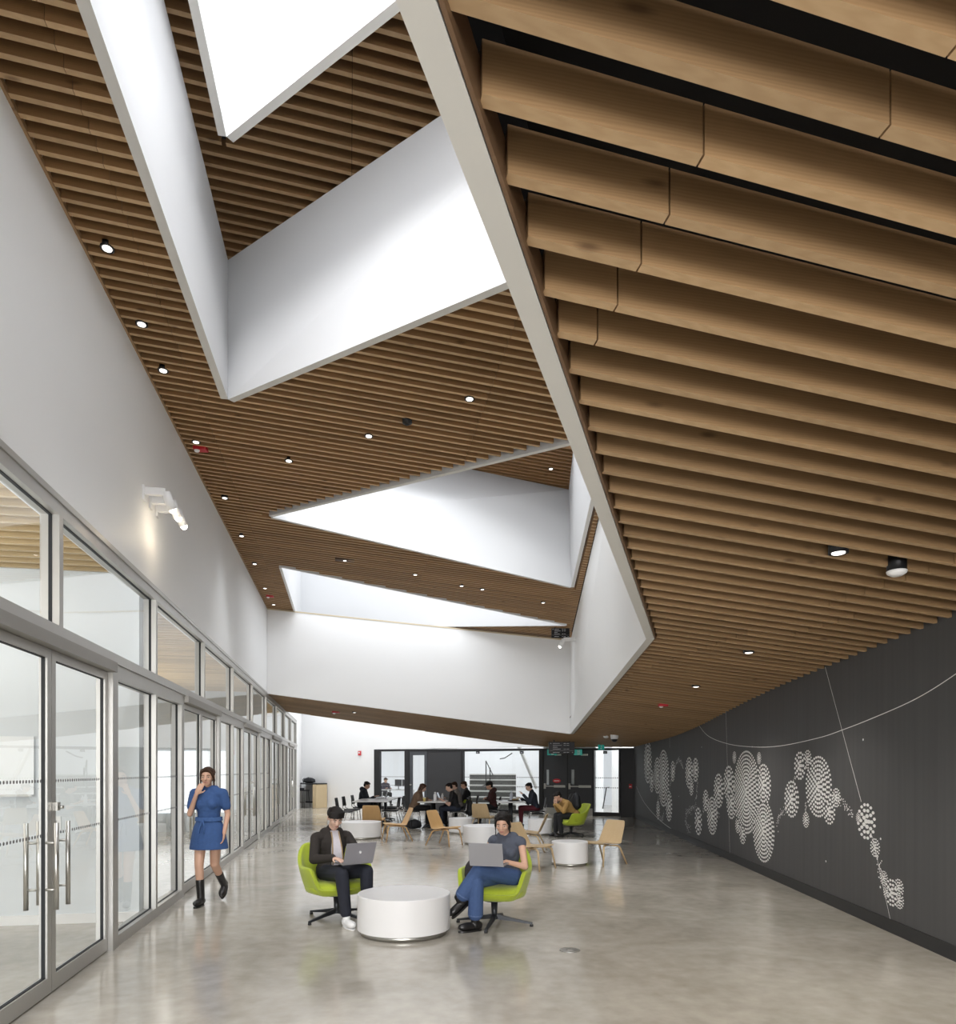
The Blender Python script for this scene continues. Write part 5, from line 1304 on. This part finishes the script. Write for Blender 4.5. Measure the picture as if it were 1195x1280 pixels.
for s in 'RL':
    K_, A_ = j2['K'+s], j2['A'+s]; mb = MB(); d = (A_-K_).normalized(); c0 = K_.lerp(A_, 0.80); mb.tube([c0-d*0.025, c0+d*0.025], [0.075, 0.075], 18, cap=False); mb.tube([c0+d*0.025, c0-d*0.025], [0.07, 0.07], 18, cap=False); mb.build('jean_cuff', cloth('denim_cuff', (0.09, 0.14, 0.27)), r2)
b_ = bag((-0.02, 7.28, 0.42), (0.28, 0.16, 0.26), 0.6, cloth('dark_coat', (0.03, 0.024, 0.028)), 'dark folded coat stuffed in the lime chair beside the woman', 'folded_coat')
# ---- walking woman
J = {'P': (0, 0, 0.90), 'N': (0, 0.0, 1.37), 'H': (0.0, 0.045, 1.525), 'SR': (0.165, 0, 1.325), 'SL': (-0.165, 0, 1.325), 'ER': (0.185, 0.10, 1.085), 'EL': (-0.215, -0.03, 1.08), 'WR': (0.085, 0.16, 1.32), 'WL': (-0.205, 0.06, 0.86),
     'HDR': (-0.45, -0.1, 0.9), 'HNR': (0.2, -0.9, 0.2), 'HDL': (0.05, 0.1, -1), 'HNL': (1, 0.3, 0), 'LR': (0.085, 0.01, 0.87), 'LL': (-0.085, -0.01, 0.87), 'KR': (0.07, 0.12, 0.49), 'KL': (-0.06, -0.02, 0.48), 'AR': (0.055, 0.10, 0.10), 'AL': (-0.055, -0.32, 0.20), 'TR': (0.06, 0.27, 0.10), 'TL': (-0.06, -0.20, 0.085)}
def dress(t, j):
    rings = []
    for z, rx, ry in ((1.08, 0.10, 0.075), (1.0, 0.145, 0.112), (0.92, 0.178, 0.14), (0.82, 0.20, 0.16), (0.70, 0.222, 0.175), (0.665, 0.226, 0.178)):
        rings.append([V(rx*math.cos(2*math.pi*k/24), 0.0+ry*math.sin(2*math.pi*k/24), z) for k in range(24)])
    t.loft(rings)
r3, j3, hm3 = person('person in a short blue belted dress and black boots walking by the glass wall', (-3.215, 8.22), R(180), J, M_blue, 'short', None, (M_boot, 0.5, M_boot), M_skin, M_hair_b, 0.007, 'tied', True, yaw=R(8), pitch=R(6), extra=dress, top_name='dress', collar=False)
mb = MB(); 
mb.loft([[V((0.152+o)*math.cos(2*math.pi*k/28), (0.124+o)*math.sin(2*math.pi*k/28), z) for k in range(28)] for z, o in ((1.0, 0), (1.0, 0.008), (1.045, 0.004), (1.045, -0.004))]); mb.build('belt', cloth('belt_blue', (0.045, 0.105, 0.27)), r3)
for q in (-1, 1): mb = MB(); mb.tube([(0.02, 0.137, 1.02), (0.02+q*0.025, 0.155, 0.93), (0.02+q*0.03, 0.175, 0.86)], [0.012, 0.01, 0.008], 6); mb.build('belt_tail', cloth('belt_blue', (0.045, 0.105, 0.27)), r3)
# ---- person in tan jacket, bent forward
J = seated(lean=R(42), sz=0.42, hands=((0.06, 0.50, 0.78), (-0.07, 0.50, 0.78)), elbows=((0.17, 0.36, 0.62), (-0.17, 0.36, 0.62)), feet=((0.1, 0.46), (-0.12, 0.40)), knees=0.44, spine=0.46, headf=0.09)
for s in 'RL': J['HD'+s] = V(0, 0.3, 1); J['HN'+s] = V(0, -1, 0.2)
for k in J: J[k] = Vector(J[k])+V(0, -0.1, 0)
r4, j4, _ = person('person in a tan jacket bent forward in the far lime chair', (2.26, 16.7), dirz(-0.95, -0.25), J, cloth('tan_jacket', (0.36, 0.215, 0.07)), 'long', cloth('black_trousers', (0.012, 0.012, 0.014)), (M_boot, 0.0), M_skin, M_hair, 0.009, 'short', pitch=R(40), face=False, collar=True, top_name='jacket', top_g=0.022)
d = Vector((-0.95, -0.25)).normalized(); bag((2.26+0.10*d.x*-1+0.02, 16.7+0.02, 0.63), (0.34, 0.2, 0.44), dirz(-d.x, -d.y), M_bag, 'black backpack worn by the bent person in the tan jacket')
# ---- people at the work tables
TH = 0.755
def table_person(label, loc, d, top, pants, hairm=None, style='short', lean=12, sleeve='long', skin=None, female=False, pitch=25, yaw=0, hands=None, g=0.016, topname='jacket', shoes=None, extra=None, collar=True, elbows=None):
    hands = hands or ((0.12, 0.40, TH+0.02), (-0.12, 0.40, TH+0.02)); J = seated(lean=R(lean), sz=0.45, hands=hands, elbows=elbows)
    return person(label, loc, dirz(*d), J, top, sleeve, pants, shoes or (M_boot, 0.0), skin, hairm, 0.010, style, female, yaw=R(yaw), pitch=R(pitch), face=False, collar=collar, top_name=topname, top_g=g, extra=extra)
M_bk = cloth('black_cloth', (0.010, 0.010, 0.012)); M_jd = cloth('dark_jeans', (0.02, 0.026, 0.045))
def hood(t, j): t.ball(j['N']+V(0, -0.08, 0.03), (0.12, 0.075, 0.075))
table_person('person in a dark navy hooded jacket at the left work table', (-3.62, 21.35), (1, 0), cloth('navy_hoodie', (0.014, 0.019, 0.03)), M_jd, extra=hood, g=0.026)
table_person('fair haired person in a brown fur jacket at the middle table', (-1.83, 19.5), (1, 0.0), cloth('brown_fur', (0.20, 0.13, 0.085)), M_bk, mat('auburn_hair', (0.07, 0.028, 0.014), 0.5), 'long', lean=22, female=True, skin=M_skin_l, g=0.035, elbows=((0.2, 0.16, 0.80), (-0.2, 0.16, 0.80)))
table_person('person in a black tee shirt reading at the middle table', (-0.6, 19.25), (-1, 0), M_bk, M_jd, sleeve='short', lean=16, skin=M_skin_l, g=0.012, collar=False, topname='tee_shirt', shoes=(M_sneak, 0.0))
table_person('person in a grey knit second on the right of the middle table', (-0.55, 20.35), (-1, -0.05), cloth('grey_knit', (0.22, 0.20, 0.19)), M_bk, M_hair_b, 'short', lean=10, skin=M_skin_l)
ra, ja, _ = table_person('person in a black jacket with lime trim behind the middle table', (-0.3, 21.25), (-1, 0.1), M_bk, M_bk, M_hair_b, 'short', lean=8)
mb = MB(); mb.loft([[V(0.165*math.cos(2*math.pi*k/20), 0.04+0.145*math.sin(2*math.pi*k/20), z) for k in range(20)] for z in (0.60, 0.70)]); mb.build('lime_hem', M_lime, ra)
rc, jc, hc = table_person('person in a maroon hoodie and dark cap with crossed arms at the right table', (0.45, 20.15), (-1, -0.1), cloth('maroon_hoodie', (0.055, 0.018, 0.018)), M_bk, M_hair, 'short', lean=6, pitch=15, hands=((-0.10, 0.22, 0.80), (0.10, 0.22, 0.76)), elbows=((0.22, 0.12, 0.75), (-0.22, 0.12, 0.75)), extra=hood)
H = jc['H']; T = lambda x, y, z: H+hc @ V(x, y, z); mb = MB(); mb.ball(T(0, -0.01, 0.06), (0.098, 0.108, 0.075), hc); mb.ball(T(0, 0.13, 0.05), (0.075, 0.08, 0.012), hc); remesh(mb, 'cap', 0.008, M_bk, rc, 2)
rn, jn, _ = table_person('person in a navy jacket eating at the right work table', (1.63, 19.45), (-1, 0), cloth('navy_jacket', (0.022, 0.027, 0.042)), cloth('maroon_trousers', (0.10, 0.012, 0.02)), lean=14, skin=M_skin_l, hands=((0.12, 0.40, 0.80), (-0.10, 0.36, 0.92)), topname='jacket')
# ---- beyond the glass, left bay
q = bwp(483, 2.0, 0); t = empty('desk', (q[0]+0.35, q[1], 0), ang); mb = MB(); mb.box((0, 0, 0.73), (1.8, 0.7, 0.03)); mb.build('desk_top', M_ttop, t)
for sx in (-1, 1):
    for sy in (-1, 1): mb = MB(); mb.tube([(sx*0.84, sy*0.3, 0), (sx*0.84, sy*0.3, 0.715)], 0.02, 8); mb.build('leg', M_chrome, t)
tag(t, 'white desk in the bright room behind the left glazed bay', 'desk')
for (ox, w, lb) in ((0.2, 0.35, 'smaller dark monitor on the desk behind the left glazed bay'), (0.62, 0.42, 'larger dark monitor at the right of the desk behind the glazing')):
    t = empty('monitor', (q[0]+0.35+ox*math.cos(ang), q[1]+ox*math.sin(ang)+0.1, 0.746), ang); mb = MB(); mb.box((0, 0, 0.30), (w, 0.03, 0.3)); mb.build('screen', M_lapd, t, bevel=0.006); mb = MB(); mb.tube([(0, 0.02, 0.01), (0, 0.02, 0.2)], 0.018, 8); mb.build('stand', M_lapd, t); mb = MB(); mb.box((0, 0.01, 0.007), (0.2, 0.14, 0.012)); mb.build('foot', M_lapd, t); tag(t, lb, 'monitor')
q2 = bwp(480.5, 2.75, 0)
make_task((q2[0], q2[1]), (0.5, -0.8), 'black task chair in the bright room behind the left glazed bay')
table_person('person in purple grey at the desk behind the left glazed bay', (q2[0], q2[1]), (0.5, -0.8), cloth('purple_grey', (0.06, 0.05, 0.075)), M_bk, M_hair_b, 'short', lean=8)
# ================================================================== light, sky, camera
w = bpy.data.worlds.new('sky'); SC.world = w; w.use_nodes = True
bg = w.node_tree.nodes['Background']; bg.inputs[0].default_value = (0.93, 0.96, 1.0, 1); bg.inputs[1].default_value = 2.2
area('window_daylight', (1.2, -7.5, 2.6), (R(90), 0, 0), 9.0, 1150, (1, 0.98, 0.95), 4.5)  # added unseen area fill behind the camera, stands in for a glazed front
def cen(P): return uv(sum(p[0] for p in P)/len(P), sum(p[1] for p in P)/len(P))
q = cen([U(k2), U(k2r), U(k2l)]); area('skylight_near', (q[0], q[1], 12.0), (0, 0, 0), 5.0, 600, (0.96, 0.98, 1.0), 5.0)
area('skylight_front', (-0.9, 0.4, 11.0), (0, 0, 0), 3.5, 2000, (0.98, 0.98, 1.0), 3.5)  # added overhead fill out of view, brightens the floor and its bounce
area('skylight_mid', (2.0, 9.3, 9.8), (0, 0, 0), 2.6, 290, (0.96, 0.98, 1.0), 2.6)
q = cen(O4); area('skylight_far', (q[0], q[1], 11.0), (0, 0, R(10)), 4.5, 170, (0.96, 0.98, 1.0), 1.8)
area('skylight_back', (-2.5, 25.8, 6.6), (0, 0, R(-20)), 6.0, 95, (0.96, 0.98, 1.0), 1.6)
def spotlamp(x, y, z, e):
    l = bpy.data.lights.new('soffit_spot', 'SPOT'); l.energy = e; l.color = (1, 0.94, 0.86); l.spot_size = R(125); l.spot_blend = 0.9; l.shadow_soft_size = 0.06
    o = bpy.data.objects.new('soffit_spot', l); COL.objects.link(o); o.location = (x, y, z)
for px, py in ((1048, 688), (1121, 708), (936, 814), (870, 857)):
    p = onsof(px, py); spotlamp(p[0], p[1], p[2]-0.12, 70)
for x, y in ((2.6, 2.6), (2.2, 0.8)): spotlamp(x, y, soffit_z(*to_uv(x, y))-0.1, 85)  # two added fill lamps without fixtures, out of view, for the right-hand floor
cam = bpy.data.cameras.new('camera'); co = bpy.data.objects.new('camera', cam); COL.objects.link(co)
co.location = (0, 0, EYE); co.rotation_euler = (R(90), 0, 0)
cam.sensor_fit = 'HORIZONTAL'; cam.sensor_width = 36.0; cam.lens = F/1195*36.0
cam.shift_y = (HY-640.0)/1195.0; cam.clip_start = 0.05; cam.clip_end = 200
SC.camera = co
SC.view_settings.view_transform = 'Standard'; SC.view_settings.look = 'None'; SC.view_settings.exposure = 0.36
SC.cycles.use_denoising = True
SC.cycles.max_bounces = 10; SC.cycles.diffuse_bounces = 5; SC.cycles.glossy_bounces = 4; SC.cycles.transparent_max_bounces = 16; SC.cycles.transmission_bounces = 6
SC.cycles.sample_clamp_indirect = 6.0
